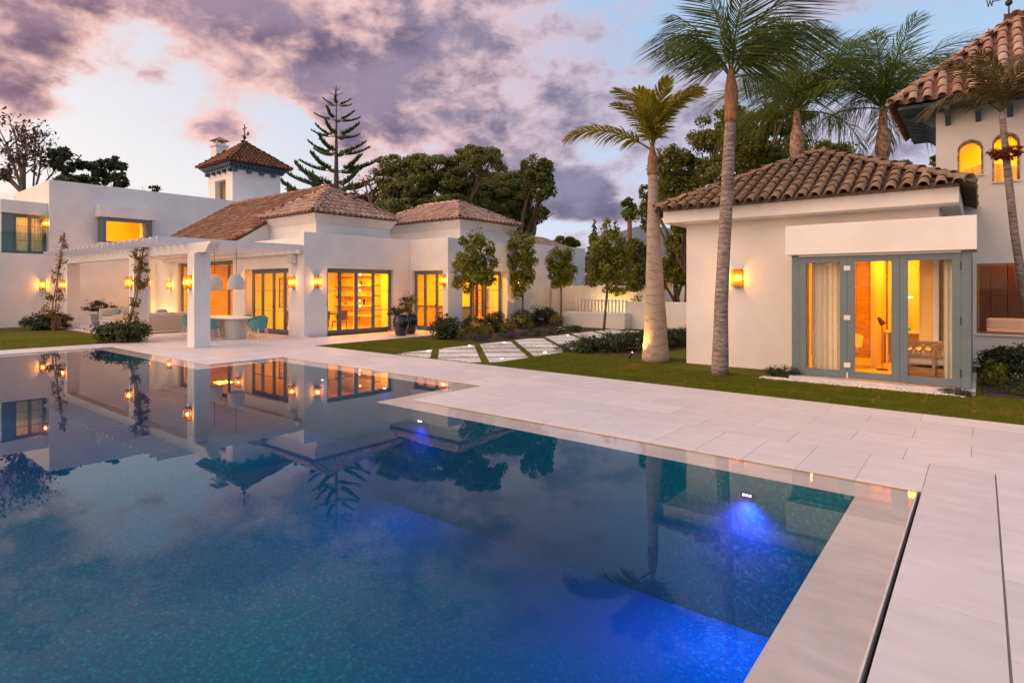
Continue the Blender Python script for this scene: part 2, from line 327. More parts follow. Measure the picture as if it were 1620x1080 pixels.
# ---------------------------------------------------------------- mesh helpers
ORG = {}
def tag(o, label=None, cat=None, group=None, kind=None):
    if label: o['label'] = label
    if cat: o['category'] = cat
    if group: o['group'] = group
    if kind: o['kind'] = kind
    return o
def thing(name, loc, label, cat, group=None, rz=0.):
    o = bpy.data.objects.new(name, None); COL.objects.link(o)
    o.location = loc; o.rotation_euler = (0, 0, rz); o.empty_display_size = .2
    ORG[o] = Vector(loc)
    return tag(o, label, cat, group)
class MB:
    def __init__(s): s.v = []; s.f = []
    def add(s, vs, fs):
        n = len(s.v); s.v += [tuple(x) for x in vs]; s.f += [tuple(i + n for i in f) for f in fs]; return s
    def box(s, x0, x1, y0, y1, z0, z1):
        if x0 > x1: x0, x1 = x1, x0
        if y0 > y1: y0, y1 = y1, y0
        return s.add([(x0, y0, z0), (x1, y0, z0), (x1, y1, z0), (x0, y1, z0), (x0, y0, z1), (x1, y0, z1), (x1, y1, z1), (x0, y1, z1)],
                     [(0, 3, 2, 1), (4, 5, 6, 7), (0, 1, 5, 4), (1, 2, 6, 5), (2, 3, 7, 6), (3, 0, 4, 7)])
    def prism(s, poly, z0, z1):
        n = len(poly)
        a = sum(poly[i][0] * poly[(i + 1) % n][1] - poly[(i + 1) % n][0] * poly[i][1] for i in range(n))
        if a < 0: poly = poly[::-1]
        return s.add([(x, y, z0) for x, y in poly] + [(x, y, z1) for x, y in poly],
                     [tuple(range(n - 1, -1, -1)), tuple(range(n, 2 * n))] + [(i, (i + 1) % n, n + (i + 1) % n, n + i) for i in range(n)])
    def tube(s, pts, rad, n=8, cap=True):
        pts = [Vector(p) for p in pts]; k = len(pts)
        if not hasattr(rad, '__len__'): rad = [rad] * k
        vs = []; u = None
        for i, p in enumerate(pts):
            t = (pts[min(i + 1, k - 1)] - pts[max(i - 1, 0)]).normalized()
            if u is None: u = t.orthogonal().normalized()
            else: u = (u - t * u.dot(t)).normalized()
            b = t.cross(u)
            for j in range(n):
                a = 2 * math.pi * j / n; vs.append(p + (u * math.cos(a) + b * math.sin(a)) * rad[i])
        fs = [(i * n + j, i * n + (j + 1) % n, (i + 1) * n + (j + 1) % n, (i + 1) * n + j) for i in range(k - 1) for j in range(n)]
        if cap: fs += [tuple(range(n - 1, -1, -1)), tuple(range((k - 1) * n, k * n))]
        return s.add(vs, fs)
    def lathe(s, prof, c=(0, 0, 0), n=20, sx=1., sy=1.):
        k = len(prof); vs = [(c[0] + r * sx * math.cos(2 * math.pi * j / n), c[1] + r * sy * math.sin(2 * math.pi * j / n), c[2] + z) for r, z in prof for j in range(n)]
        fs = [(i * n + j, i * n + (j + 1) % n, (i + 1) * n + (j + 1) % n, (i + 1) * n + j) for i in range(k - 1) for j in range(n)]
        if prof[0][0] > 1e-4: fs.append(tuple(range(n - 1, -1, -1)))
        if prof[-1][0] > 1e-4: fs.append(tuple(range((k - 1) * n, k * n)))
        return s.add(vs, fs)
    def ball(s, c, r, n=10, sz=1.):
        return s.lathe([(max(1e-5, r * math.sin(math.pi * i / 7)), -r * sz * math.cos(math.pi * i / 7)) for i in range(8)], c, n)
    def sheet(s, fn, nu, nv):
        vs = [fn(i / nu, j / nv) for j in range(nv + 1) for i in range(nu + 1)]
        return s.add(vs, [(j * (nu + 1) + i, j * (nu + 1) + i + 1, (j + 1) * (nu + 1) + i + 1, (j + 1) * (nu + 1) + i) for j in range(nv) for i in range(nu)])
    def build(s, name, mt, parent=None, smooth=False, bevel=0., kind=None, org=None):
        v = np.array(s.v, float).reshape(-1, 3)
        if parent is not None: o0 = ORG[parent]
        elif org is not None: o0 = Vector(org)
        else: o0 = Vector(((v[:, 0].min() + v[:, 0].max()) / 2, (v[:, 1].min() + v[:, 1].max()) / 2, v[:, 2].min()))
        me = bpy.data.meshes.new(name); me.from_pydata((v - np.array(o0)).tolist(), [], s.f); me.update()
        if smooth: me.shade_smooth()
        return link(name, me, mt, parent, o0, bevel, kind)
def link(name, me, mt, parent=None, o0=None, bevel=0., kind=None):
    if mt is not None and not me.materials: me.materials.append(M[mt] if isinstance(mt, str) else mt)
    o = bpy.data.objects.new(name, me); COL.objects.link(o)
    if parent is not None: o.parent = parent; ORG[o] = ORG[parent]
    elif o0 is not None: o.location = o0; ORG[o] = Vector(o0)
    if bevel:
        b = o.modifiers.new('bevel', 'BEVEL'); b.width = bevel; b.segments = 2; b.limit_method = 'ANGLE'; b.angle_limit = R(40)
    if kind: o['kind'] = kind
    return o
def put(name, me, parent, loc, rot=None, scale=None):   # a piece that shares its mesh with its like; loc in world axes
    o = bpy.data.objects.new(name, me); COL.objects.link(o); o.parent = parent
    o.location = Vector(loc) - ORG[parent]
    if rot is not None: o.rotation_euler = rot
    if scale is not None: o.scale = scale if hasattr(scale, '__len__') else (scale,) * 3
    return o
def copy_tree(o, parent=None):
    c = o.copy(); COL.objects.link(c)
    if parent is not None: c.parent = parent
    ORG[c] = ORG[o]
    for ch in list(o.children): copy_tree(ch, c)
    return c
def np_mesh(name, V, mt, faces_per=None):               # V: (N, k, 3) separate k-gons
    N, k, _ = V.shape
    me = bpy.data.meshes.new(name); me.vertices.add(N * k); me.vertices.foreach_set('co', V.reshape(-1).astype(np.float32))
    me.loops.add(N * k); me.loops.foreach_set('vertex_index', np.arange(N * k, dtype=np.int32))
    me.polygons.add(N); me.polygons.foreach_set('loop_start', np.arange(0, N * k, k, dtype=np.int32)); me.polygons.foreach_set('loop_total', np.full(N, k, dtype=np.int32))
    me.update(calc_edges=True); me.materials.append(M[mt]); return me
def wallgrid(axis, c0, c1, a0, a1, z0, z1, holes=()):
    """solid wall with rectangular openings; axis 'x': plane of constant x, a runs along y"""
    A = sorted({a0, a1, *[min(max(h[i], a0), a1) for h in holes for i in (0, 1)]}); Z = sorted({z0, z1, *[min(max(h[i], z0), z1) for h in holes for i in (2, 3)]})
    na, nz = len(A) - 1, len(Z) - 1
    def solid(i, j):
        if not (0 <= i < na and 0 <= j < nz): return False
        a = (A[i] + A[i + 1]) / 2; z = (Z[j] + Z[j + 1]) / 2
        return not any(h[0] < a < h[1] and h[2] < z < h[3] for h in holes)
    mb = MB(); idx = {}
    def vtx(c, i, j):
        if (c, i, j) not in idx:
            idx[c, i, j] = len(mb.v); mb.v.append((c, A[i], Z[j]) if axis == 'x' else (A[i], c, Z[j]))
        return idx[c, i, j]
    lo, hi = min(c0, c1), max(c0, c1)
    for i in range(na):
        for j in range(nz):
            if not solid(i, j): continue
            q = lambda c, rev: mb.f.append(tuple((vtx(c, i, j), vtx(c, i + 1, j), vtx(c, i + 1, j + 1), vtx(c, i, j + 1))[::-1 if rev else 1]))
            fl = axis == 'x'
            q(hi, not fl); q(lo, fl)
            for di, dj, e in ((-1, 0, ((i, j), (i, j + 1))), (1, 0, ((i + 1, j + 1), (i + 1, j))), (0, -1, ((i + 1, j), (i, j))), (0, 1, ((i, j + 1), (i + 1, j + 1)))):
                if not solid(i + di, j + dj):
                    (p, q1), (r, s) = e
                    f = (vtx(lo, p, q1), vtx(hi, p, q1), vtx(hi, r, s), vtx(lo, r, s))
                    mb.f.append(f if fl else f[::-1])
    return mb
def pb(mb, axis, c0, c1, a0, a1, z0, z1):
    return mb.box(c0, c1, a0, a1, z0, z1) if axis == 'x' else mb.box(a0, a1, c0, c1, z0, z1)
def leaf_mesh(name, clumps, n, size, mt, seed=0, sub=9, subr=.38, flat=.5, org=(0, 0, 0), asp=.45):
    """many small leaf faces gathered in clumps; clumps: (x, y, z, rx, ry, rz)"""
    g = np.random.default_rng(seed); C = np.array(clumps, float); w_ = C[:, 3] * C[:, 4] * C[:, 5]; w_ = w_ ** .75
    per = np.maximum(1, (n * w_ / w_.sum())).astype(int); P = []; O = []
    for c, k in zip(C, per):
        d = g.normal(size=(sub, 3)); d /= np.linalg.norm(d, axis=1)[:, None]; rad = g.uniform(.35, .95, (sub, 1)) ** .6
        sc_ = c[:3] + d * rad * c[3:6]; sr = c[3:6] * subr * g.uniform(.6, 1.25, (sub, 1))
        ix = g.integers(0, sub, k); u = g.normal(size=(k, 3)); u /= np.linalg.norm(u, axis=1)[:, None]; rr = g.uniform(0, 1, (k, 1)) ** .45
        P.append(sc_[ix] + u * rr * sr[ix]); O.append(u * .7 + d[ix] * .3)
    P = np.concatenate(P); O = np.concatenate(O); k = len(P)
    nrm = O + g.normal(size=(k, 3)) * .7 + np.array([0, 0, flat]); nrm /= np.linalg.norm(nrm, axis=1)[:, None]
    t = np.cross(nrm, g.normal(size=(k, 3))); t /= np.linalg.norm(t, axis=1)[:, None]; b = np.cross(nrm, t)
    L = size * g.uniform(.6, 1.3, (k, 1)); W = L * asp
    V = np.stack([P - t * L * .5, P + b * W * .5 + nrm * L * .08, P + t * L * .5 - nrm * L * .1, P - b * W * .5 + nrm * L * .08], 1) - np.array(org)
    return np_mesh(name, V, mt)

# ================================================================ THE SETTING
def structure(mb, name, mt, parent=None, bevel=0.): 
    return mb.build(name, mt, parent, bevel=bevel, kind='structure' if parent is None else None)
gm = MB()
for x0, x1, y0, y1 in ((-900, -20.9, -900, 1200), (-20.9, 0.0, 8.4, 1200), (0.0, 900, -900, 1200), (-20.9, 0.0, -900, -6.5)):
    gm.add([(x0, y0, -.10), (x1, y0, -.10), (x1, y1, -.10), (x0, y1, -.10)], [(0, 1, 2, 3)])
structure(gm, 'ground', 'ground')
OUTER = [(-.445, -6), (-.445, 6.28), (-7.1, 6.28), (-7.1, 7.98), (-14.0, 7.98), (-14.0, 6.1), (-20.4, 6.1), (-20.4, -6)]
INNER = [(-.86, -6), (-.86, 5.86), (-7.52, 5.86), (-7.52, 7.58), (-13.58, 7.58), (-13.58, 5.68), (-20.0, 5.68), (-20.0, -6)]
n = len(OUTER)
mb = MB(); mb.add([(x, y, -.034) for x, y in OUTER] + [(x, y, -.034) for x, y in INNER], [(i, n + i, n + (i + 1) % n, (i + 1) % n) for i in range(n - 1)])
mb.add([(x, y, -.034) for x, y in OUTER[:-1]] + [(x, y, -.002) for x, y in OUTER[:-1]], [])
ledge = structure(mb, 'pool_ledge', 'wetstone')
mb = MB(); mb.add([(x, y, -.034) for x, y in INNER] + [(x, y, -1.55) for x, y in INNER], [(i, n + i, n + (i + 1) % n, (i + 1) % n) for i in range(n)] + [tuple(range(2 * n - 1, n - 1, -1))])
structure(mb, 'pool_basin', 'mosaic')
mb = MB(); mb.add([(x, y, -.012) for x, y in OUTER], [tuple(range(n))])
water = structure(mb, 'pool_water', 'water')
MB().prism([(x + (-.012 if x > -1 or (x == -7.52) else .012), y - .012) for x, y in INNER], -1.535, -.016).build('water_body', 'water_vol', water)

# deck: a dark joint bed and single pavers on it
DECK = [(-.408, 7, -8, 6.28), (-7.1, 7, 6.28, 10.1), (-14.0, -7.1, 7.98, 10.1), (-20.4, -14.0, 6.1, 10.1), (-21.75, -20.4, -7, 10.1),
        (-34, -21.75, 7.4, 10.1), (-34, -18.6, 10.1, 11.7), (-18.6, -16.0, 10.1, 16.6)]
mb = MB()
for r in DECK: mb.box(*r, -.09, -.014)
deck = structure(mb, 'pool_deck', 'joint')
mb = MB().box(-.445, -.434, -6, 6.28, -.09, -.006); mb.build('gutter_lip', 'stone', deck)
mb = MB().box(-.434, -.408, -6, 6.28, -.095, -.085); mb.build('gutter_slot', 'dark', deck)
PAV = {}
def paver(x0, x1, y0, y1):
    g_ = .0022; k = (round(x1 - x0, 3), round(y1 - y0, 3))
    if k not in PAV:
        a, b = k[0] / 2 - g_, k[1] / 2 - g_; me = bpy.data.meshes.new('paver')
        t = MB().box(-a, a, -b, b, -.03, 0); me.from_pydata(t.v, [], t.f); me.materials.append(M['stone']); PAV[k] = me
    put('paver', PAV[k], deck, ((x0 + x1) / 2, (y0 + y1) / 2, rnd.uniform(-.0007, .0007)))
def cuts(a, b, s, off=0.):
    o = [a]; x = a + (s if off == 0 else off)
    while x < b - .12: o.append(x); x += s
    return o + [b]
npav = 0
Ys = cuts(.2, 6.28, 1.0, .86)                                       # strip beside the gutter
for y0, y1 in zip(Ys, Ys[1:]): paver(-.408, .104, y0, y1); npav += 1
for x0, x1, off in ((.112, 1.15, .5), (1.15, 2.19, .95), (2.19, 3.2, .5)):
    Ys = cuts(.2 if x0 < 1 else 3, 6.28, 1.0, off)
    for y0, y1 in zip(Ys, Ys[1:]): paver(x0, x1, y0, y1); npav += 1
xs = [-.408 - .515 * i for i in range(13)] + [-7.1]                 # coping row along the far edge
for x1, x0 in zip(xs, xs[1:]): paver(x0, x1, 6.28, 7.3); npav += 1
Xs = [-.408, .104, 1.15, 2.19, 3.2]
for x0, x1 in zip(Xs, Xs[1:]): paver(x0 + (.008 if x0 == .104 else 0), x1, 6.28, 7.3); npav += 1
for k in range(5):                                                   # field rows in running bond
    y0 = 7.3 + .56 * k; Xs = cuts(-7.1, 4.2, 1.12, .3 if k % 2 else .86)
    for x0, x1 in zip(Xs, Xs[1:]): paver(x0, x1, y0, y0 + .56); npav += 1
xs = cuts(-14.0, -7.1, .575)
for x0, x1 in zip(xs, xs[1:]): paver(x0, x1, 7.98, 8.98); npav += 1
for k in range(2):
    y0 = 8.98 + .56 * k; Xs = cuts(-14.0, -7.1, 1.12, .3 if k % 2 else .86)
    for x0, x1 in zip(Xs, Xs[1:]): paver(x0, x1, y0, y0 + .56); npav += 1
mb = MB(); g_ = .002                                                 # the rest of the paving, too far to pick apart
for (x0, x1, y0, y1) in [(-20.4, -14, 6.1, 10.1), (-21.75, -20.4, -7, 10.1), (-34, -21.75, 7.4, 10.1), (-34, -18.6, 10.1, 11.7), (-18.6, -16, 10.1, 16.6), (.112, 7, -8, .2), (-.408, .104, -8, .2), (3.2, 7, .2, 6.28), (3.2, 7, 6.28, 7.3), (4.2, 7, 7.3, 10.1)]:
    ys = cuts(y0, y1, .8)
    for i, (a, b) in enumerate(zip(ys, ys[1:])):
        xs = cuts(x0, x1, .8, .4 if i % 2 else 0)
        for c, d in zip(xs, xs[1:]): mb.box(c + g_, d - g_, a + g_, b - g_, -.03, 0)
mb.build('terrace_paving', 'stone', deck, kind='stuff')
# lawns
mb = MB()
for r in ((-16.0, 8, 10.1, 30), (-34, -21.75, -7, 7.4)): mb.box(*r, -.09, -.022)
lawn = structure(mb, 'lawn', 'lawn')
g = np.random.default_rng(3)
def blades(rects, mt, h=.035):
    P = []
    for x0, x1, y0, y1, dn_ in rects:
        k = int((x1 - x0) * (y1 - y0) * dn_); P.append(np.stack([g.uniform(x0, x1, k), g.uniform(y0, y1, k), np.full(k, -.024)], 1))
    P = np.concatenate(P); k = len(P)
    a = g.uniform(0, 6.283, (k, 1)); d = np.concatenate([np.cos(a), np.sin(a), np.zeros((k, 1))], 1); s = np.concatenate([-np.sin(a), np.cos(a), np.zeros((k, 1))], 1)
    hh = h * g.uniform(.6, 1.4, (k, 1)); up = np.array([0, 0, 1.])
    V = np.stack([P - s * .004, P + s * .004, P + up * hh + d * hh * g.uniform(.1, .9, (k, 1))], 1)
    return np_mesh('grass_blades', V, mt)
keep = blades([(-9, 2.5, 10.12, 12.4, 2600), (-12, -5.5, 12.0, 14.2, 1500), (-15.9, -12.4, 10.2, 13.5, 1500), (-12.4, -9, 10.12, 11.2, 900), (-26, -21.8, 2.5, 7.3, 500)], 'blade')
o = link('lawn_grass', keep, None, None, Vector((0, 0, 0)), kind='stuff')
# stepping slabs of the garden path, laid on the diagonal and cut straight along both sides
path = structure(MB().box(-12.38, -9.0, 10.16, 22.2, -.088, -.0205), 'garden_path', 'lawn')
def clip(poly, ax, lim, keep_less):
    o = []
    for i in range(len(poly)):
        p, q = poly[i], poly[(i + 1) % len(poly)]; ip = (p[ax] <= lim) == keep_less; iq = (q[ax] <= lim) == keep_less
        if ip: o.append(p)
        if ip != iq:
            t = (lim - p[ax]) / (q[ax] - p[ax]); o.append((p[0] + t * (q[0] - p[0]), p[1] + t * (q[1] - p[1])))
    return o
for i in range(-3, 10):
    s0 = -.28 + 1.255 * i - .02; s1 = s0 + 1.055
    for j in range(-4, 10):
        t0 = -15.98 + 1.07 * j + .025 - 1.07 * 6; t1 = t0 + .85
        q = [((s + t) / math.sqrt(2), (s - t) / math.sqrt(2)) for s, t in ((s0, t0), (s1, t0), (s1, t1), (s0, t1))]
        for ax, lim, kl in ((0, -12.35, False), (0, -9.05, True), (1, 10.28, False), (1, 21.9, True)):
            q = clip(q, ax, lim, kl)
            if len(q) < 3: break
        if len(q) >= 3 and abs(sum(q[k][0] * q[(k + 1) % len(q)][1] - q[(k + 1) % len(q)][0] * q[k][1] for k in range(len(q)))) > .08:
            MB().prism(q, -.05, -.004).build('path_slab', 'slab', path)
# soil beds
structure(MB().box(-15.85, -12.6, 13.9, 23.4, -.085, -.012), 'planting_bed', 'soil')
structure(MB().box(-9.05, -6.9, 13.55, 19.0, -.085, -.0135), 'planting_bed', 'soil')
structure(MB().box(.02, 3.0, 12.55, 16.9, -.085, -.010), 'planting_bed', 'soil')

# ================================================================ roofs
def tile_meshes(sp, ex, mt, seg=5):
    r0, r1, L, th = sp * .37, sp * .29, ex * 1.28, sp * .06
    vs = []; fs = []
    for y, r, z in ((0, r0, sp * .13), (L, r1, sp * .03)):
        for rr in (r, r - th):
            for i in range(seg + 1):
                a = math.pi * i / seg; vs.append((rr * math.cos(a), y, z + rr * .95 * math.sin(a)))
    k = seg + 1
    for i in range(seg):
        fs += [(i, i + 1, 2 * k + i + 1, 2 * k + i), (k + i + 1, k + i, 3 * k + i, 3 * k + i + 1), (i + 1, i, k + i, k + i + 1)]
    cap = (vs, fs)
    vs = []; fs = []
    for y, r, z in ((-.02, sp * .34, sp * .12), (L, sp * .38, sp * .06)):
        for i in range(4):
            a = math.pi * (1 + i / 3); vs.append((r * math.cos(a), y, z + r * .5 * math.sin(a)))
    for i in range(3): fs += [(i, i + 1, 4 + i + 1, 4 + i)]
    pan = (vs, fs)
    res = []
    for nm, (v, f) in (('roof_tile', cap), ('pan_tile', pan)):
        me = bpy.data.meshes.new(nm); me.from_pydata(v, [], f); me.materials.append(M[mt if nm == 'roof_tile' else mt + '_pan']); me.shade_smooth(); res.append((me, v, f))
    return res
class TB(MB):
    def __init__(s): super().__init__(); s.pan = MB()
def slope_tiles(parent, org, e, up, L, run, pitch, sp, ex, mt, trim=(1, 1), objs=False, mbs=None, seed=1):
    """tiles on one roof slope; org: left eave corner, e: along the eave, up: plan direction up the slope"""
    rr = random.Random(seed); e = Vector(e); up = Vector(up); c, s = math.cos(pitch), math.sin(pitch)
    ydir = up * c + Vector((0, 0, s)); nrm = e.cross(ydir)
    B = Matrix((e, ydir, nrm)).transposed()
    cap, pan = tile_meshes(sp, ex, mt)
    nc = max(1, round(L / sp)); spx = L / nc
    for kind in (0, 1):
        me, v, f = (cap, pan)[kind]; va = np.array(v)
        for i in range(nc + (1 if kind else 0)):
            x = spx * (i + (0 if kind else .5)); h = run
            if trim[0]: h = min(h, x)
            if trim[1]: h = min(h, L - x)
            j = 0
            while True:
                sd = -.07 + j * ex + (0 if kind else rr.uniform(-.018, .018))
                if (sd + ex * .35) * c > h: break
                j += 1
                p = Vector(org) + e * (x + rr.uniform(-.008, .008)) + ydir * sd + nrm * (.012 + rr.uniform(0, .012))
                Q = Matrix.Rotation(rr.uniform(-.035, .035), 3, nrm) @ B
                if objs:
                    o = bpy.data.objects.new('roof_tile' if not kind else 'pan_tile', me); COL.objects.link(o); o.parent = parent
                    o.matrix_basis = Matrix.Translation(p - ORG[parent]) @ Q.to_4x4()
                else:
                    (mbs.pan if kind else mbs).add((va @ np.array(Q).T + np.array(p)).tolist(), f)
def ridge_tiles(parent, a, b, mt, objs=False, mbs=None, r=.115, ln=.42, seed=2):
    a = Vector(a); b = Vector(b); d = (b - a); L = d.length; d.normalize(); side = Vector((0, 0, 1)).cross(d).normalized(); up = d.cross(side)
    k = max(1, int(L / (ln * .8))); rr = random.Random(seed)
    for i in range(k):
        p = a + d * (L * i / k); vs = []; fs = []; seg = 5
        for t, rad, z in ((0, r, .07), (ln, r * .8, .035)):
            for q in (rad, rad - .018):
                for m_ in range(seg + 1):
                    an = math.pi * m_ / seg; vs.append(p + d * t + side * q * math.cos(an) + up * (q * .9 * math.sin(an) + z + rr.uniform(-.004, .004)))
        n_ = seg + 1
        for m_ in range(seg): fs += [(m_, m_ + 1, 2 * n_ + m_ + 1, 2 * n_ + m_), (n_ + m_ + 1, n_ + m_, 3 * n_ + m_, 3 * n_ + m_ + 1), (m_ + 1, m_, n_ + m_, n_ + m_ + 1)]
        if objs: MB().add(vs, fs).build('ridge_tile', mt, parent, smooth=True)
        else: mbs.add(vs, fs)
def hip_roof(parent, x0, x1, y0, y1, ze, zr, sp, ex, mt, front=(), seed=5, skip=()):
    """hipped tile roof; the slopes in front get single tiles, the others one joined layer"""
    dx, dy = x1 - x0, y1 - y0; run = min(dx, dy) / 2; pitch = math.atan2(zr - ze, run)
    if dx >= dy: ra, rb = Vector((x0 + run, (y0 + y1) / 2, zr)), Vector((x1 - run, (y0 + y1) / 2, zr))
    else: ra, rb = Vector(((x0 + x1) / 2, y0 + run, zr)), Vector(((x0 + x1) / 2, y1 - run, zr))
    c00, c10, c11, c01 = [Vector((x, y, ze)) for x, y in ((x0, y0), (x1, y0), (x1, y1), (x0, y1))]
    dz = Vector((0, 0, -.03)); base = MB(); ii = .13; iz = ze + ii * math.tan(pitch)
    pts = [Vector(q) for q in ((x0 + ii, y0 + ii, iz), (x1 - ii, y0 + ii, iz), (x1 - ii, y1 - ii, iz), (x0 + ii, y1 - ii, iz))] + [ra, rb]
    base.add([p + dz for p in pts] + [p + dz * 3 for p in pts[:4]], [(0, 1, 5, 4) if dx >= dy else (0, 1, 4), (1, 2, 5) if dx >= dy else (1, 2, 5, 4), (2, 3, 4, 5) if dx >= dy else (2, 3, 5), (3, 0, 4) if dx >= dy else (3, 0, 4, 5),
             (0, 6, 7, 1), (1, 7, 8, 2), (2, 8, 9, 3), (3, 9, 6, 0), (9, 8, 7, 6)])
    base.build('roof_deck', mt, parent)
    joined = TB()
    for sd, o_, e, up, L in (('-y', c00, (1, 0, 0), (0, 1, 0), dx), ('+x', c10, (0, 1, 0), (-1, 0, 0), dy), ('+y', c11, (-1, 0, 0), (0, -1, 0), dx), ('-x', c01, (0, -1, 0), (1, 0, 0), dy)):
        if sd in skip: continue
        slope_tiles(parent, o_, e, up, L, run, pitch, sp, ex, mt, (1, 1), sd in front, joined, seed + len(sd) + ord(sd[1]))
    left, right = (ra, rb) if dx >= dy else (ra, ra)
    hips = [(c00, ra), (c10, rb if dx >= dy else ra), (c11, rb), (c01, ra if dx >= dy else rb)]
    for i, (a, b) in enumerate(hips):
        ridge_tiles(parent, a, b, mt, bool(front) and i < 2, joined, seed=seed + i)
    if (ra - rb).length > .2: ridge_tiles(parent, ra, rb, mt, bool(front), joined)
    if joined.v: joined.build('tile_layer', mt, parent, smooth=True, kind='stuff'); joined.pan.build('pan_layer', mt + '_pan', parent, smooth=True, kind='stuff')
    return ra, rb
def cornice(parent, wx0, wx1, wy0, wy1, z0, ex0, ex1, ey0, ey1, z1, mt='stucco', name='cornice'):
    mb = MB(); lo = [(wx0, wy0, z0), (wx1, wy0, z0), (wx1, wy1, z0), (wx0, wy1, z0)]; hi = [(ex0, ey0, z1), (ex1, ey0, z1), (ex1, ey1, z1), (ex0, ey1, z1)]
    mb.add(lo + hi, [(3, 2, 1, 0), (4, 5, 6, 7), (0, 1, 5, 4), (1, 2, 6, 5), (2, 3, 7, 6), (3, 0, 4, 7)])
    mb.build(name, mt, parent)

# ================================================================ glazed doors and windows (part > sub-part)
def glazing(parent, axis, c, nsgn, a0, a1, z0, z1, splits, bars=(), name='glazed_door', jamb=.07, stile=.06, top=.09, bot=.12, depth=.09, handle=None, glass='glass', sheet=None):
    """frame at plane c whose outer side looks along nsgn; splits: inner leaf borders along a"""
    f = MB(); h = depth / 2
    pb(f, axis, c - h, c + h, a0, a0 + jamb, z0, z1); pb(f, axis, c - h, c + h, a1 - jamb, a1, z0, z1)
    pb(f, axis, c - h, c + h, a0 + jamb, a1 - jamb, z1 - jamb, z1); pb(f, axis, c - h, c + h, a0 + jamb, a1 - jamb, z0, z0 + .03)
    fr = f.build(name, 'blue', parent, bevel=.004)
    E_ = [a0 + jamb] + list(splits) + [a1 - jamb]; c2 = c + nsgn * .012
    for i, (p, q) in enumerate(zip(E_, E_[1:])):
        p += .004; q -= .004; zb, zt = z0 + .034, z1 - jamb - .004; m = MB(); hh = h * .75
        pb(m, axis, c2 - hh, c2 + hh, p, p + stile, zb, zt); pb(m, axis, c2 - hh, c2 + hh, q - stile, q, zb, zt)
        pb(m, axis, c2 - hh, c2 + hh, p + stile, q - stile, zt - top, zt); pb(m, axis, c2 - hh, c2 + hh, p + stile, q - stile, zb, zb + bot)
        m.build('door_leaf' if 'door' in name else 'sash', 'blue', fr, bevel=.003)
        pb(MB(), axis, c2 - .006, c2 + .006, p + stile, q - stile, zb + bot, zt - top).build('pane', glass, fr)
        for zz in bars:
            pb(MB(), axis, c2 - .014, c2 + .014, p + stile, q - stile, zz - .011, zz + .011).build('glazing_bar', 'blue', fr)
    if handle is not None:
        zz = z0 + 1.02; x = c2 + nsgn * .055
        m = MB(); pb(m, axis, x - .008, x + .008, handle - .012, handle + .012, zz - .06, zz + .06); pb(m, axis, c2 + nsgn * .03, x, handle - .008, handle + .008, zz - .01, zz + .01)
        m.build('door_handle', 'black', fr)
    return fr
def area(name, parent, loc, sx, sy, e, col=(1, .36, .006), rot=(0, 0, 0)):
    d = bpy.data.lights.new(name, 'AREA'); d.shape = 'RECTANGLE'; d.size = sx; d.size_y = sy; d.energy = e; d.color = col
    o = bpy.data.objects.new(name, d); COL.objects.link(o); o.parent = parent; o.location = Vector(loc) - ORG[parent]; o.rotation_euler = rot
    return o
def downlight(x, y, z, e, s=.5, col=(1, .36, .006), label='', room=''):
    t = thing('ceiling_light', (x, y, z), label, 'ceiling light', 'ceiling lights in the lit rooms')
    MB().lathe([(.12, -.012), (.12, -.002), (.0001, -.002)], (x, y, z), 14).build('light_rim', 'white', t)
    MB().lathe([(.0001, -.016), (.09, -.016), (.09, -.012)], (x, y, z), 14).build('light_disc', 'lamp_disc', t)
    area('lamp', t, (x, y, z - .04), s, s, e * 1.1, col)

# ================================================================ the villa
villa = thing('villa', (-20, 14, 0), 'white single storey villa with glowing orange glass doors and pink tile roofs beyond the pool', 'house')
V_ = lambda mb, nm, mt='stucco', bv=.012, **k: mb.build(nm, mt, villa, bevel=bv, **k)
V_(wallgrid('x', -18.88, -19.23, 11.54, 16.5, -.085, 3.79, [(12.5, 15.62, -.1, 2.5)]), 'east_wall')
V_(wallgrid('y', 11.541, 11.89, -34, -19.232, -.085, 3.6, [(-23.2, -19.93, -.1, 2.5), (-29.75, -24.25, -.1, 2.92)]), 'terrace_wall')
V_(wallgrid('y', 16.5, 16.85, -18.878, -16.6, -.085, 3.79, [(-18.78, -16.91, -.1, 2.48)]), 'return_wall')
V_(wallgrid('x', -16.602, -17.15, 16.85, 20.65, -.085, 3.79, [(17.35, 20.25, -.1, 2.5)]), 'east_wall')
V_(wallgrid('y', 20.652, 20.95, -19, -16.604, -.085, 3.79), 'end_wall')
V_(wallgrid('x', -18.6, -18.95, 20.951, 29.83, -.085, 4.12, [(27.05, 28.2, -.1, 2.75)]), 'side_wall')
V_(wallgrid('y', 29.832, 30.1, -26, -18.6, -.085, 4.12), 'end_wall')
V_(MB().box(-32.75, -32.3, 11.30, 11.539, 0, 3.02), 'pilaster')
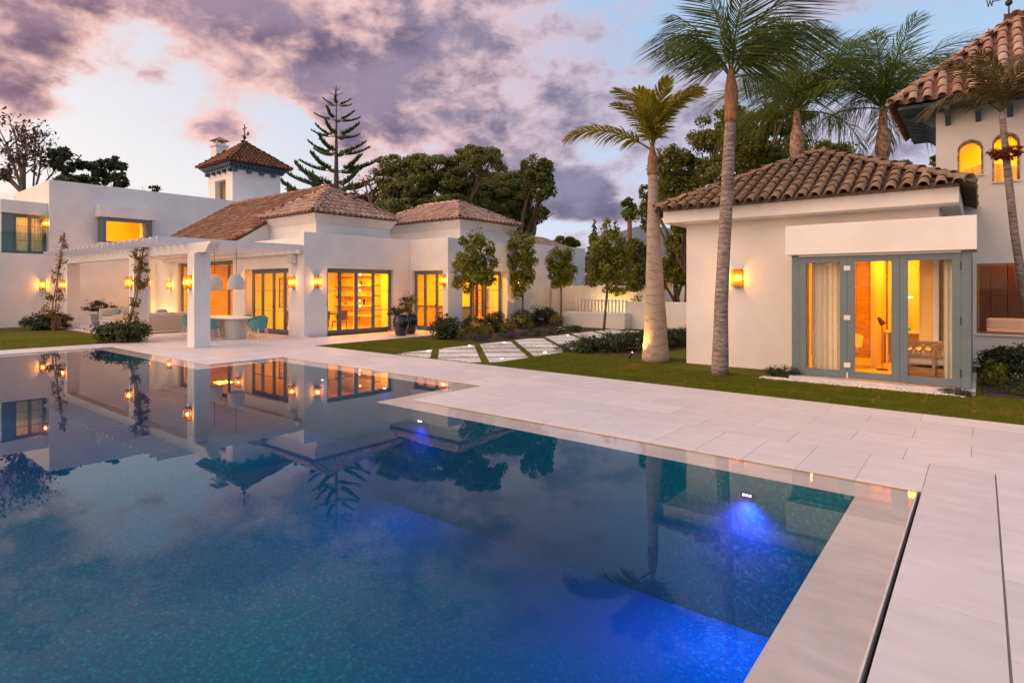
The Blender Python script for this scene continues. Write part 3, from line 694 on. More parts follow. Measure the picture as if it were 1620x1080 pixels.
# rooms
V_(MB().box(-33.6, -19.24, 11.9, 16.48, -.02, .02), 'interior_floor', 'int_floor', 0); V_(MB().box(-33.6, -19.24, 11.9, 16.48, 2.98, 3.1), 'ceiling', 'int_wall', 0)
V_(MB().box(-33.6, -19.24, 16.3, 16.49, .02, 2.98), 'interior_wall', 'int_wall', 0); V_(MB().box(-33.6, -33.5, 11.9, 16.3, .02, 2.98), 'interior_wall', 'int_wall', 0)
V_(MB().box(-24.05, -23.9, 11.9, 15.2, .02, 2.98), 'interior_wall', 'int_wall', 0)
V_(MB().box(-23, -17.16, 16.86, 20.6, -.02, .022), 'interior_floor', 'int_floor', 0); V_(MB().box(-23, -17.16, 16.86, 20.6, 2.98, 3.1), 'ceiling', 'int_wall', 0)
V_(MB().box(-23.1, -23, 16.5, 20.64, .02, 2.98), 'interior_wall', 'int_wall', 0); V_(MB().box(-23, -18.89, 20.4, 20.64, .02, 2.98), 'interior_wall', 'int_wall', 0)
V_(MB().box(-23, -18.9, 16.56, 16.84, .02, 2.98), 'interior_wall', 'int_wall', 0)
V_(MB().box(-33.7, -19.24, 11.9, 16.49, 3.11, 3.3), 'flat_roof', 'stucco', 0); V_(MB().box(-23.1, -17.16, 16.86, 20.64, 3.11, 3.3), 'flat_roof', 'stucco', 0)
V_(MB().box(-26, -18.96, 20.96, 29.8, 3.4, 3.6), 'flat_roof', 'stucco', 0)
# doors
glazing(villa, 'x', -19.08, 1, 12.5, 15.62, .02, 2.5, [13.15, 13.9, 14.72], (.88, 1.66), handle=13.94)
glazing(villa, 'y', 11.78, -1, -23.0, -19.93, .02, 2.5, [-22.2, -21.35, -20.55], (.88, 1.66), handle=-21.3)
glazing(villa, 'y', 11.76, -1, -29.75, -24.25, .02, 2.92, [-28.9, -28.0, -25.0], (.88, 1.66))
glazing(villa, 'y', 16.72, -1, -18.78, -16.91, .02, 2.48, [-18.15, -17.45], (.88, 1.66), handle=-17.5)
glazing(villa, 'x', -17.02, 1, 17.35, 20.25, .02, 2.5, [18.3, 19.2], (.88, 1.66))
glazing(villa, 'x', -18.82, 1, 27.05, 28.2, .02, 2.75, [27.6], (1.4,))
# upper blocks with their roofs
V_(MB().box(-22.9, -19.5, 12.42, 15.94, 3.3, 4.22), 'roof_block')
cornice(villa, -22.9, -19.5, 12.42, 15.94, 4.222, -23.14, -19.27, 12.19, 16.16, 4.56)
hip_roof(villa, -23.22, -19.20, 12.12, 16.22, 4.60, 5.87, .245, .34, 'tile_pink', seed=11)
V_(MB().box(-23.0, -17.2, 17.82, 21.3, 3.3, 4.30), 'roof_block')
cornice(villa, -23.0, -17.2, 17.82, 21.3, 4.302, -23.24, -16.97, 17.58, 21.54, 4.64)
hip_roof(villa, -23.32, -16.90, 17.51, 21.61, 4.68, 5.73, .245, .34, 'tile_pink', seed=31)
# the long red roof behind the pergola
pt = math.atan2(6.27 - 3.66, 15.2 - 11.1)
V_(MB().add([(-31.4, 11.0, 3.58), (-22.9, 11.0, 3.58), (-22.9, 15.2, 6.24), (-31.4, 15.2, 6.24), (-22.9, 19.4, 3.58), (-31.4, 19.4, 3.58)], [(0, 1, 2, 3), (3, 2, 4, 5), (0, 3, 5), (1, 4, 2), (0, 5, 4, 1)]), 'roof_deck', 'stucco', 0)
jm = TB()
slope_tiles(villa, (-31.45, 11.05, 3.66), (1, 0, 0), (0, 1, 0), 8.6, 4.15, pt, .235, .33, 'tile_red', (0, 0), False, jm, 71)
ridge_tiles(villa, (-31.45, 15.2, 6.27), (-22.8, 15.2, 6.27), 'tile_red', False, jm)
ridge_tiles(villa, (-31.42, 11.1, 3.70), (-31.42, 15.2, 6.29), 'tile_red', False, jm); ridge_tiles(villa, (-22.86, 11.1, 3.70), (-22.86, 15.2, 6.29), 'tile_red', False, jm)
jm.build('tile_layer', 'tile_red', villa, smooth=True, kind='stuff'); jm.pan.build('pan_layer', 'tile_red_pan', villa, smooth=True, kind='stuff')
# low tile strip over the far wing
jm = TB(); slope_tiles(villa, (-19.1, 22.2, 4.12), (0, 1, 0), (-1, 0, 0), 6.6, 1.6, R(20), .27, .36, 'tile_pink', (0, 0), False, jm, 77)
V_(MB().add([(-19.1, 22.2, 4.08), (-19.1, 28.8, 4.08), (-21.2, 28.8, 4.82), (-21.2, 22.2, 4.82), (-21.2, 28.8, 3.6), (-21.2, 22.2, 3.6), (-19.1, 28.8, 3.6), (-19.1, 22.2, 3.6)], [(0, 1, 2, 3), (0, 3, 5, 7), (1, 6, 4, 2), (2, 4, 5, 3), (0, 7, 6, 1)]), 'roof_deck', 'tile_pink', 0)
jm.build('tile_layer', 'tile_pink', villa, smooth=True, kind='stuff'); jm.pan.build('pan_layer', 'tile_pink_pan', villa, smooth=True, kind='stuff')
for i, (x, y) in enumerate(((-21.3, 13.9), (-20.1, 14.8), (-26.0, 13.6), (-29.5, 13.6), (-18.2, 18.6), (-20.8, 18.6))):
    where = ('behind the corner glass doors of the villa', 'deeper in the corner room of the villa', 'behind the tall terrace window', 'at the far end of the terrace room', 'in the room behind the recessed bed-side window', 'at the back of the wing room')[i]
    downlight(x, y, 2.975, (170, 120, 190, 150, 150, 130)[i], .7, label='round ceiling light ' + where)

# ================================================================ two storey wing on the left
wing = thing('two_storey_wing', (-35, 10, 0), 'plain white two storey wing with a bay window behind the pergola', 'house')
W_ = lambda mb, nm, mt='stucco', bv=.012: mb.build(nm, mt, wing, bevel=bv)
W_(wallgrid('x', -34.0, -34.4, -6, 7.6, -.085, 3.33), 'lower_wall'); W_(wallgrid('x', -34.0, -34.4, 7.6, 24, -.085, 6.84, [(9.9, 11.5, 4.05, 5.2)]), 'upper_wall')
W_(wallgrid('y', 7.601, 7.9, -41, -34.402, 3.33, 6.84), 'return_wall'); W_(MB().box(-42, -34.402, -6, 7.6, 3.0, 3.31), 'terrace_slab')
W_(MB().box(-36.4, -34.25, 5.9, 7.598, 5.17, 5.75), 'roof_slab')
W_(MB().box(-36.4, -36.2, 5.9, 7.59, 3.315, 5.168), 'room_wall', 'int_wall', 0)
W_(MB().box(-34.75, -34.35, 5.95, 6.36, 3.316, 5.168), 'corner_post', 'blue')
glazing(wing, 'x', -34.55, 1, 6.362, 7.59, 3.32, 5.168, [6.98], (3.95, 4.62), name='terrace_door')
MB().sheet(lambda u, v: (-34.85 + .05 * math.sin(u * 70), 6.36 + u * 1.2, 3.32 + v * 1.8), 90, 1).build('curtain', 'curtain', wing, smooth=True)
MB().box(-34.2, -34.185, -6, 7.55, 3.335, 4.3).build('glass_balustrade', 'rail_glass', wing)
W_(MB().box(-39.2, -34.5, 9.2, 9.5, 5.6, 6.28), 'roof_parapet'); W_(MB().box(-39.2, -38.9, 8.0, 9.19, 5.6, 6.7), 'roof_parapet')
MB().box(-38.85, -35.9, 9.3, 9.33, 6.285, 6.85).build('glass_balustrade', 'rail_glass', wing)
# bay window with canopy
W_(MB().box(-33.998, -33.3, 9.4, 11.98, 5.24, 5.80), 'canopy'); W_(MB().box(-33.998, -33.35, 9.45, 11.9, 3.86, 3.99), 'window_sill')
MB().box(-33.996, -33.52, 9.53, 9.60, 3.992, 5.238).build('window_side', 'blue', wing); MB().box(-33.996, -33.52, 11.68, 11.75, 3.992, 5.238).build('window_side', 'blue', wing)
glazing(wing, 'x', -33.47, 1, 9.53, 11.75, 3.992, 5.238, [], (), name='bay_window', jamb=.16, stile=.03, top=.03, bot=.03)
W_(MB().box(-38, -37.9, 8, 15, 3.4, 6.5), 'room_wall', 'int_wall', 0); W_(MB().box(-37.9, -34.41, 8, 15, 3.4, 3.5), 'room_floor', 'int_floor', 0); W_(MB().box(-37.9, -34.41, 7.95, 15, 6.3, 6.5), 'room_ceiling', 'int_wall', 0)
W_(MB().box(-37.9, -34.41, 14.9, 15, 3.5, 6.3), 'room_wall', 'int_wall', 0); W_(MB().box(-42, -34.41, 7.91, 24, 6.5, 6.7), 'flat_roof')
downlight(-35.4, 10.8, 6.28, 170, .8, label='round ceiling light behind the upstairs bay window')
downlight(-35.3, 6.8, 5.165, 30, .4, label='round ceiling light over the upstairs curtained door')

# ================================================================ little tower
tower = thing('roof_tower', (-37.2, 18.5, 6), 'small square white tower with a blue dentil cornice and dark red pyramid roof', 'tower')
T_ = lambda mb, nm, mt='stucco', bv=.01: mb.build(nm, mt, tower, bevel=bv)
T_(wallgrid('x', -35.56, -35.9, 16.92, 20.04, 5.5, 9.05), 'wall'); T_(wallgrid('y', 16.921, 17.4, -38.86, -35.902, 5.5, 9.05, [(-37.9, -36.45, 7.0, 8.5)]), 'wall')
T_(wallgrid('x', -38.86, -38.5, 17.402, 20.04, 5.5, 9.05), 'wall'); T_(wallgrid('y', 20.04, 19.7, -38.498, -35.902, 5.5, 9.05), 'wall')
T_(MB().box(-38.4, -35.95, 17.5, 19.6, 6.3, 6.5), 'floor', 'int_floor')
glazing(tower, 'y', 17.3, -1, -37.9, -36.45, 7.0, 8.5, [-37.2], (), name='tower_window', jamb=.08)
T_(MB().box(-39.02, -35.40, 16.76, 20.2, 9.052, 9.17), 'cornice_band', 'navy')
T_(MB().box(-39.2, -35.22, 16.58, 20.38, 9.28, 9.40), 'cornice_band', 'navy')
dm = bpy.data.meshes.new('dentil'); q = MB().box(-.07, .07, -.08, .08, 0, .108); dm.from_pydata(q.v, [], q.f); dm.materials.append(M['navy'])
for i in range(14):
    put('dentil', dm, tower, (-38.95 + i * .269, 16.70, 9.171)); put('dentil', dm, tower, (-35.34, 16.92 + i * .248, 9.171))
cm = bpy.data.meshes.new('corbel'); q = MB().box(-.10, .10, -.13, .13, -.19, 0); cm.from_pydata(q.v, [], q.f); cm.materials.append(M['navy'])
for x in (-38.7, -37.9, -37.2, -36.5, -35.72): put('corbel', cm, tower, (x, 16.80, 9.051))
for y in (17.0, 17.9, 18.7, 19.5): put('corbel', cm, tower, (-35.44, y, 9.051))
hip_roof(tower, -39.38, -35.04, 16.40, 20.56, 9.44, 11.1, .26, .36, 'tile_dark', seed=51)
area('lamp', tower, (-37.2, 18.6, 8.7), .3, .3, 12)
# finial with cross and weather vane
fin = thing('weather_vane', (-37.21, 18.48, 11.1), 'thin iron cross and weather vane on top of the small tower', 'weather vane')
fx, fy = -37.21, 18.48
MB().tube([(fx, fy, 11.05), (fx, fy, 12.35)], .035, 6).build('rod', 'black', fin); MB().ball((fx, fy, 11.5), .12, 10).build('ball', 'black', fin)
MB().box(fx - .24, fx + .24, fy - .03, fy + .03, 12.05, 12.11).build('cross_arm', 'black', fin)
MB().prism([(fx + .1, fy - .02), (fx + .55, fy - .02), (fx + .55, fy + .02), (fx + .1, fy + .02)], 11.62, 11.68).box(fx + .36, fx + .58, fy - .02, fy + .02, 11.55, 11.78).box(fx - .45, fx - .1, fy - .02, fy + .02, 11.63, 11.67).build('vane', 'black', fin)
ch = thing('chimney', (-41.8, 18.96, 6.5), 'white chimney with a small hooded cap behind the small tower', 'chimney')
hx, hy = -41.8, 18.96
hz = .45
MB().box(hx - .40, hx + .40, hy - .40, hy + .40, 6.5, 11.2 + hz).build('stack', 'stucco', ch, bevel=.01); MB().box(hx - .48, hx + .48, hy - .48, hy + .48, 11.2 + hz, 11.34 + hz).build('rim', 'stucco', ch)
for a in (-.3, .2):
    for b in (-.3, .2): MB().box(hx + a, hx + a + .1, hy + b, hy + b + .1, 11.34 + hz, 11.62 + hz).build('cap_post', 'stucco', ch)
MB().add([(hx - .52, hy - .52, 11.62 + hz), (hx + .52, hy - .52, 11.62 + hz), (hx + .52, hy + .52, 11.62 + hz), (hx - .52, hy + .52, 11.62 + hz), (hx, hy, 11.95 + hz)], [(3, 2, 1, 0), (0, 1, 4), (1, 2, 4), (2, 3, 4), (3, 0, 4)]).build('cap', 'tile_pink', ch)

# ================================================================ pergola
perg = thing('pergola', (-24, 9, 0), 'white timber pergola on square plaster pillars over the terrace', 'pergola')
for x1, w_ in ((-18.1, .48), (-22.9, .48), (-30.7, .48)):
    MB().box(x1 - w_, x1, 7.48, 7.95, 0, 2.81).build('pillar', 'stucco', perg, bevel=.012)
prof = [(-31.3, 2.82), (-17.62, 2.82), (-17.5, 2.86), (-17.42, 2.93), (-17.36, 3.02), (-17.22, 3.06), (-17.2, 3.12), (-31.3, 3.12)]
mb = MB(); k = len(prof); mb.add([(x, 7.55, z) for x, z in prof] + [(x, 7.88, z) for x, z in prof], [tuple(range(k)), tuple(range(2 * k - 1, k - 1, -1))] + [(i, k + i, k + (i + 1) % k, (i + 1) % k) for i in range(k)])
mb.build('main_beam', 'white_wood', perg, bevel=.006)
MB().box(-31.3, -18.95, 11.42, 11.539, 3.0, 3.12).build('wall_plate', 'white_wood', perg)
prof = [(6.78, 3.23), (6.86, 3.15), (6.95, 3.122), (11.535, 3.122), (11.535, 3.31), (6.78, 3.31)]; k = len(prof); me = bpy.data.meshes.new('rafter')
me.from_pydata([(-.045, y - 9, z - 3.1) for y, z in prof] + [(.045, y - 9, z - 3.1) for y, z in prof], [], [tuple(range(k - 1, -1, -1)), tuple(range(k, 2 * k))] + [(i, (i + 1) % k, k + (i + 1) % k, k + i) for i in range(k)]); me.materials.append(M['white_wood'])
for i in range(24): put('rafter', me, perg, (-18.97 - i * .53, 9, 3.1))

sc_cam = thing('security_camera', (-16.5, 20.3, 3.2), 'small dark security camera on the villa wall above the recessed window', 'camera')
MB().box(-16.6, -16.56, 20.22, 20.32, 3.15, 3.27).build('bracket', 'black', sc_cam); MB().tube([(-16.56, 20.27, 3.2), (-16.36, 20.22, 3.14)], .05, 10).build('camera_body', 'black', sc_cam)

# ================================================================ guest pavilion on the right
pav = thing('guest_pavilion', (-3, 15.5, 0), 'cream guest pavilion with a weathered barrel tile roof and blue grey folding doors', 'house')
Q_ = lambda mb, nm, mt='stucco', bv=.012: mb.build(nm, mt, pav, bevel=bv)
Q_(wallgrid('y', 13.5, 13.85, -5.51, -.61, -.085, 3.5, [(-2.86, -.7, -.1, 2.5)]), 'front_wall')
Q_(wallgrid('x', -5.51, -5.2, 13.851, 17.9, -.085, 3.5), 'side_wall'); Q_(wallgrid('x', -.61, -.92, 13.851, 17.9, -.085, 3.5), 'side_wall'); Q_(wallgrid('y', 17.6, 17.9, -5.199, -.921, -.085, 3.5), 'back_wall')
Q_(MB().box(-5.85, -.30, 12.95, 18.45, 3.30, 3.62), 'eave_band')
hip_roof(pav, -5.98, -.17, 12.80, 18.60, 3.60, 5.04, .255, .34, 'tile_old', front=('-y',), seed=91)
Q_(MB().box(-3.04, -.05, 12.45, 13.498, 2.43, 3.01), 'lintel_box')
Q_(MB().box(-2.95, -.07, 12.36, 15.2, -.05, .055), 'door_step', 'stone', .004)
P_ = lambda x0, x1, y0, y1, nm: MB().box(x0, x1, y0, y1, .056, 2.428).build(nm, 'blue', pav, bevel=.005)
P_(-2.96, -2.82, 12.62, 13.497, 'door_post'); P_(-.262, -.128, 12.60, 12.74, 'door_post'); P_(-.19, -.125, 12.742, 13.49, 'side_panel'); P_(-.20, -.13, 13.50, 15.0, 'side_panel')
MB().box(-2.82, -.265, 12.56, 12.72, 2.395, 2.428).build('head_rail', 'white', pav)
lf = []
for (a0, a1) in ((-2.818, -1.9805), (-1.9785, -1.1505), (-1.1485, -.264)):
    m = MB(); y0, y1 = 12.605, 12.665; m.box(a0, a0 + .125, y0, y1, .075, 2.39).box(a1 - .125, a1, y0, y1, .075, 2.39).box(a0 + .125, a1 - .125, y0, y1, 2.275, 2.39).box(a0 + .125, a1 - .125, y0, y1, .075, .205)
    d = m.build('folding_door', 'blue', pav, bevel=.004); lf.append(d)
    MB().box(a0 + .125, a1 - .125, 12.63, 12.64, .205, 2.275).build('pane', 'glass', d)
for z in (.32, 1.22, 2.16): MB().box(-2.035, -1.925, 12.588, 12.604, z - .045, z + .045).build('hinge', 'white', lf[0], bevel=.003)
for z in (.32, 1.22, 2.16): MB().tube([(-.27, 12.598, z - .07), (-.27, 12.598, z + .07)], .009, 6).build('hinge_pin', 'black', lf[2])
MB().box(-1.99, -1.965, 12.585, 12.60, .08, .18).build('door_bolt', 'white', lf[1])
# pavilion room
I_ = lambda x0, x1, y0, y1, z0, z1, nm, mt='int_wall': MB().box(x0, x1, y0, y1, z0, z1).build(nm, mt, pav)
I_(-5.19, -.93, 13.86, 17.59, .0, .06, 'interior_floor', 'int_floor'); I_(-2.81, -.21, 12.74, 13.859, .0555, .06, 'interior_floor', 'int_floor'); I_(-5.19, -.93, 13.86, 17.59, 2.75, 2.85, 'ceiling'); I_(-2.80, -.21, 12.74, 13.86, 2.50, 2.56, 'ceiling')
I_(-3.8, -1.75, 16.6, 16.7, .06, 2.75, 'interior_wall'); I_(-1.85, -1.75, 14.6, 16.6, .06, 2.75, 'interior_wall'); I_(-1.72, -.93, 16.3, 16.4, .06, 2.75, 'interior_wall')
I_(-.945, -.925, 13.87, 17.5, .06, 2.74, 'interior_wall'); I_(-.92, -.22, 13.84, 13.858, .06, 2.49, 'interior_wall')
for i in range(7):
    I_(-3.75 + i * .272, -3.75 + i * .272 + .262, 16.57, 16.598, .06, 2.74, 'wall_panel', 'wood')
def curtain(name, x0, x1, y, z0, z1, amp, waves, mt, label):
    m = MB(); m.sheet(lambda u, v: (x0 + (x1 - x0) * u, y + amp * math.sin(u * waves) * (.75 + .25 * math.cos(u * 17)) , z0 + (z1 - z0) * v), 160, 1)
    o = m.build(name, mt, smooth=True); return tag(o, label, 'curtain')
curtain('curtain', -2.66, -2.0, 12.95, .07, 2.42, .045, 44, 'curtain', 'pale sheer curtain behind the left folding door of the pavilion')
curtain('curtain', -.52, -.24, 12.95, .07, 2.42, .04, 26, 'curtain', 'sheer curtain gathered at the right edge of the pavilion doors')
downlight(-3.3, 15.3, 2.745, 95, .6, label='round ceiling light deep inside the pavilion'); downlight(-1.3, 14.0, 2.745, 46, .5, label='round ceiling light above the carved bench'); downlight(-1.25, 15.4, 2.745, 26, .5, label='round ceiling light above the pavilion desk')
downlight(-2.0, 13.3, 2.495, 9, .3, label='small round ceiling light close to the folding doors')
# furniture inside
bn = thing('carved_bench', (-.75, 13.2, .06), 'dark wooden bed end with a row of carved rings inside the pavilion', 'bed')
for x in (-1.16, -.70, -.30): MB().box(x, x + .05, 13.15, 13.22, .06, .80).build('post', 'wood', bn)
MB().box(-1.16, -.25, 13.16, 13.21, .74, .80).build('rail', 'wood', bn); MB().box(-1.16, -.25, 13.16, 13.21, .50, .54).build('rail', 'wood', bn)
ring = bpy.data.meshes.new('carved_ring'); q = MB(); q.tube([(.062 * math.cos(a), 0, .062 * math.sin(a)) for a in [2 * math.pi * i / 14 for i in range(15)]], .016, 6); ring.from_pydata(q.v, [], q.f); ring.materials.append(M['wood'])
for i in range(6): put('carved_ring', ring, bn, (-1.05 + i * .145, 13.185, .67)); 
for i in range(6): put('carved_ring', ring, bn, (-1.05 + i * .145, 13.185, .575), scale=.6)
MB().box(-1.12, -.28, 13.23, 13.83, .35, .62).build('mattress', 'cream', bn, bevel=.05); MB().box(-1.14, -.26, 13.22, 13.83, .12, .30).build('bed_frame', 'wood', bn)
MB().ball((-.62, 13.5, .72), .12, 12, .7).build('cushion', 'curtain', bn, smooth=True)
dk = thing('desk', (-1.35, 15.9, .06), 'narrow white desk against the back wall of the pavilion', 'desk')
MB().box(-1.72, -.98, 15.75, 16.28, .76, .80).build('desk_top', 'white', dk)
for x in (-1.70, -1.03):
    for y in (15.78, 16.22): MB().box(x, x + .04, y, y + .04, .06, .76).build('leg', 'white', dk)
lm = thing('desk_lamp', (-1.34, 15.95, .80), 'lit desk lamp with a turquoise box base inside the pavilion', 'lamp')
MB().box(-1.44, -1.24, 15.9, 16.02, .801, .89).build('base', 'turq_lamp', lm, bevel=.008); MB().tube([(-1.34, 15.96, .89), (-1.32, 15.96, 1.55)], .012, 6).build('stem', 'brass', lm); MB().box(-1.42, -1.2, 15.93, 15.99, 1.55, 1.585).build('lamp_head', 'wax', lm)
chp = thing('armchair', (-2.4, 14.7, .06), 'round cream armchair behind the left folding door of the pavilion', 'chair')
MB().lathe([(.30, .30), (.34, .42), (.33, .48), (.0001, .50)], (-2.4, 14.7, .06), 18).build('seat', 'cream', chp, smooth=True)
MB().sheet(lambda u, v: (-2.4 + (.36 + .05 * v) * math.cos(R(20 + 200 * u)), 14.7 + (.36 + .05 * v) * math.sin(R(20 + 200 * u)), .40 + v * (.42 - .2 * abs(u - .5))), 20, 4).build('backrest', 'rattan', chp, smooth=True)
for a in (45, 135, 225, 315): MB().tube([(-2.4 + .22 * math.cos(R(a)), 14.7 + .22 * math.sin(R(a)), .36), (-2.4 + .27 * math.cos(R(a)), 14.7 + .27 * math.sin(R(a)), .06)], .016, 6).build('leg', 'wood', chp)
fl = thing('reading_lamp', (-1.62, 14.4, .06), 'small dark reading lamp on a thin stem behind the middle folding door', 'lamp')
MB().lathe([(.11, 0), (.11, .02), (.0001, .025)], (-1.62, 14.4, .06), 14).build('base', 'black', fl); MB().tube([(-1.62, 14.4, .06), (-1.62, 14.4, 1.0)], .009, 6).build('stem', 'brass', fl)
MB().tube([(-1.6, 14.38, 1.02), (-1.68, 14.34, 1.16)], [.06, .03], 10).build('lamp_shade', 'dkwood', fl)

# ================================================================ round-arched tower house at the far right
tr = thing('corner_house', (.8, 18.4, 0), 'tall cream corner house with arched lit windows under a pink orange tile roof', 'house')
C_ = lambda mb, nm, mt='stucco', bv=.012: mb.build(nm, mt, tr, bevel=bv)
def arch_wall():
    holes = [(-.39, 0.0, 4.36, 4.95), (.23, .63, 4.16, 5.0)]
    mb = wallgrid('y', 17.0, 17.35, -.83, 2.4, 2.33, 6.0, [(-.39, 0, 4.36, 5.145), (.23, .63, 4.16, 5.2)])
    for x0, x1, zs, zt in ((-.39, 0, 4.95, 5.145), (.23, .63, 5.0, 5.2)):
        xc, r = (x0 + x1) / 2, (x1 - x0) / 2; k = 14
        for i in range(k):
            a, b = math.pi * i / k, math.pi * (i + 1) / k
            p, q = (xc + r * math.cos(a), zs + (zt - zs) * math.sin(a)), (xc + r * math.cos(b), zs + (zt - zs) * math.sin(b))
            mb.add([(p[0], 17.001, zt + .001), (q[0], 17.001, zt + .001), (q[0], 17.001, q[1]), (p[0], 17.001, p[1]), (q[0], 17.34, q[1]), (p[0], 17.34, p[1])], [(0, 1, 2, 3), (3, 2, 4, 5)])
    return mb
C_(arch_wall(), 'front_wall', bv=0); C_(wallgrid('y', 17.0, 17.35, -.83, 2.4, -.085, 2.329, [(-.08, 2.0, .74, 2.33)]), 'front_wall', bv=0)
C_(wallgrid('x', -.83, -.5, 17.351, 19.8, -.085, 6.0), 'side_wall'); C_(wallgrid('x', 2.4, 2.1, 17.351, 19.8, -.085, 6.0), 'side_wall'); C_(wallgrid('y', 19.801, 20.1, -.83, 2.4, -.085, 6.0), 'back_wall')
for x0, x1, z0, zs, zt in ((-.39, 0, 4.36, 4.95, 5.145), (.23, .63, 4.16, 5.0, 5.2)):
    xc, r = (x0 + x1) / 2, (x1 - x0) / 2
    def arc(rr, dz, k=14): return [(xc + rr * math.cos(math.pi * i / k), zs + (zt - zs + dz) * math.sin(math.pi * i / k)) for i in range(k + 1)]
    o_, i_ = arc(r + .035, .04), arc(r, 0); o_ = [(x1 + .035, z0)] + o_ + [(x0 - .035, z0)]; i_ = [(x1, z0)] + i_ + [(x0, z0)]
    k = len(o_); m = MB(); m.add([(x, 16.985, z) for x, z in o_] + [(x, 16.985, z) for x, z in i_] + [(x, 17.2, z) for x, z in i_] + [(x, 17.0, z) for x, z in o_],
        [f for i in range(k - 1) for f in ((i, i + 1, k + i + 1, k + i), (k + i, k + i + 1, 2 * k + i + 1, 2 * k + i), (i + 1, i, 3 * k + i, 3 * k + i + 1))])
    fr = m.build('arched_window', 'boot', tr); MB().box(x0 - .05, x1 + .05, 16.95, 17.05, z0 - .03, z0 - .002).build('sill', 'stucco', fr)
    MB().add([(x, 17.12, z) for x, z in i_] + [(x, 17.126, z) for x, z in i_], [tuple(range(k)), tuple(range(2 * k - 1, k - 1, -1))]).build('pane', 'glass', fr)
C_(MB().box(-.49, 2.09, 17.36, 19.79, 3.3, 3.4), 'floor', 'int_floor', 0); C_(MB().box(-.49, 2.09, 17.36, 19.79, 5.7, 5.8), 'ceiling', 'int_wall', 0); C_(MB().box(-.49, 2.09, 19.2, 19.3, 3.4, 5.7), 'interior_wall', 'int_wall', 0)
tag(MB().sheet(lambda u, v: (-.36 + u * 1.05, 17.75 + .04 * math.sin(u * 60), 4.1 + .6 * v - .14 * (2 * u - .9) ** 2), 60, 4).build('curtain', 'curtain', smooth=True), 'white draped curtain behind the arched upper windows', 'curtain')
downlight(.5, 18.3, 5.69, 50, .5, label='round ceiling light behind the arched upper windows')
# big low window with a dark red room
C_(MB().box(-.10, 2.02, 16.94, 17.1, .70, .738), 'window_sill', 'stucco', .005)
f = MB().box(-.08, -.03, 17.08, 17.16, .74, 2.33).box(1.95, 2.0, 17.08, 17.16, .74, 2.33).box(-.03, 1.95, 17.08, 17.16, 2.28, 2.33).box(-.03, 1.95, 17.08, 17.16, .74, .79).build('picture_window', 'brass', tr)
MB().box(-.03, 1.95, 17.115, 17.123, .79, 2.28).build('pane', 'glass', f)
for i in range(8): C_(MB().box(-.45 + i * .32, -.45 + i * .32 + .312, 18.8, 18.84, .1, 2.9), 'wall_panel', 'dkwood', .006)
C_(MB().box(-.45, 2.09, 18.78, 18.799, 1.62, 1.68), 'dado_rail', 'dkwood', 0)
C_(MB().box(-.49, 2.09, 17.36, 19.79, .0, .1), 'floor', 'int_floor', 0); C_(MB().box(-.49, 2.09, 17.36, 19.79, 2.9, 3.0), 'ceiling', 'int_wall', 0)
so = thing('day_bed', (.9, 17.9, .1), 'low pale sofa behind the dark red picture window', 'sofa')
MB().box(.1, 1.9, 17.5, 18.3, .1, .8).build('seat', 'cream', so, bevel=.05); MB().box(.1, 1.9, 18.3, 18.5, .1, 1.05).build('backrest', 'cream', so, bevel=.06)
downlight(.8, 18.2, 2.89, 14, .4, col=(1, .35, .08), label='round ceiling light in the dark red room')
# deep eave on blue brackets
C_(MB().box(-1.52, 3.1, 16.28, 20.45, 5.93, 6.0), 'eave_board', 'navy', 0)
bm_ = bpy.data.meshes.new('bracket'); prof = [(0, 0), (.62, 0), (.62, -.08), (.5, -.1), (.36, -.13), (.22, -.2), (.1, -.32), (0, -.36)]; k = len(prof)
bm_.from_pydata([(-x, -.05, z) for x, z in prof] + [(-x, .05, z) for x, z in prof], [], [tuple(range(k)), tuple(range(2 * k - 1, k - 1, -1))] + [(i, k + i, k + (i + 1) % k, (i + 1) % k) for i in range(k)]); bm_.materials.append(M['navy'])
for i in range(7): put('bracket', bm_, tr, (-.831, 17.1 + i * .42, 5.928))
for i in range(6): put('bracket', bm_, tr, (-.6 + i * .55, 16.999, 5.928), rot=(0, 0, R(90)))
hip_roof(tr, -1.62, 3.2, 16.18, 20.55, 6.06, 8.12, .27, .36, 'tile_tower', front=('-y',), seed=131)
wv = thing('weather_vane', (.72, 18.36, 8.1), 'black iron weather vane with compass arms on the corner house roof', 'weather vane')
MB().tube([(.52, 18.36, 8.05), (.52, 18.36, 9.3)], .018, 6).build('rod', 'black', wv); MB().ball((.52, 18.36, 8.62), .075, 10).build('ball', 'black', wv)
MB().tube([(.22, 18.36, 8.74), (.82, 18.36, 8.74)], .012, 6).tube([(.52, 18.1, 8.74), (.52, 18.62, 8.74)], .012, 6).build('compass_arm', 'black', wv)
def letter(strokes, x, z, s=.11):
    m = MB()
    for (a, b), (c, d) in strokes: m.tube([(x + a * s, 18.36, z + b * s), (x + c * s, 18.36, z + d * s)], .011, 5)
    return m
letter([((.8, 1), (0, 1)), ((0, 1), (0, -1)), ((0, -1), (.8, -1)), ((0, 0), (.6, 0))], .80, 8.74).build('letter', 'black', wv)
letter([((-.6, 1), (-.3, -1)), ((-.3, -1), (0, .4)), ((0, .4), (.3, -1)), ((.3, -1), (.6, 1))], .17, 8.74).build('letter', 'black', wv)
MB().prism([(.52, 18.345), (1.0, 18.345), (1.0, 18.375), (.52, 18.375)], 9.08, 9.11).prism([(.2, 18.345), (.52, 18.345), (.52, 18.375), (.2, 18.375)], 9.06, 9.13).build('vane_arrow', 'black', wv)

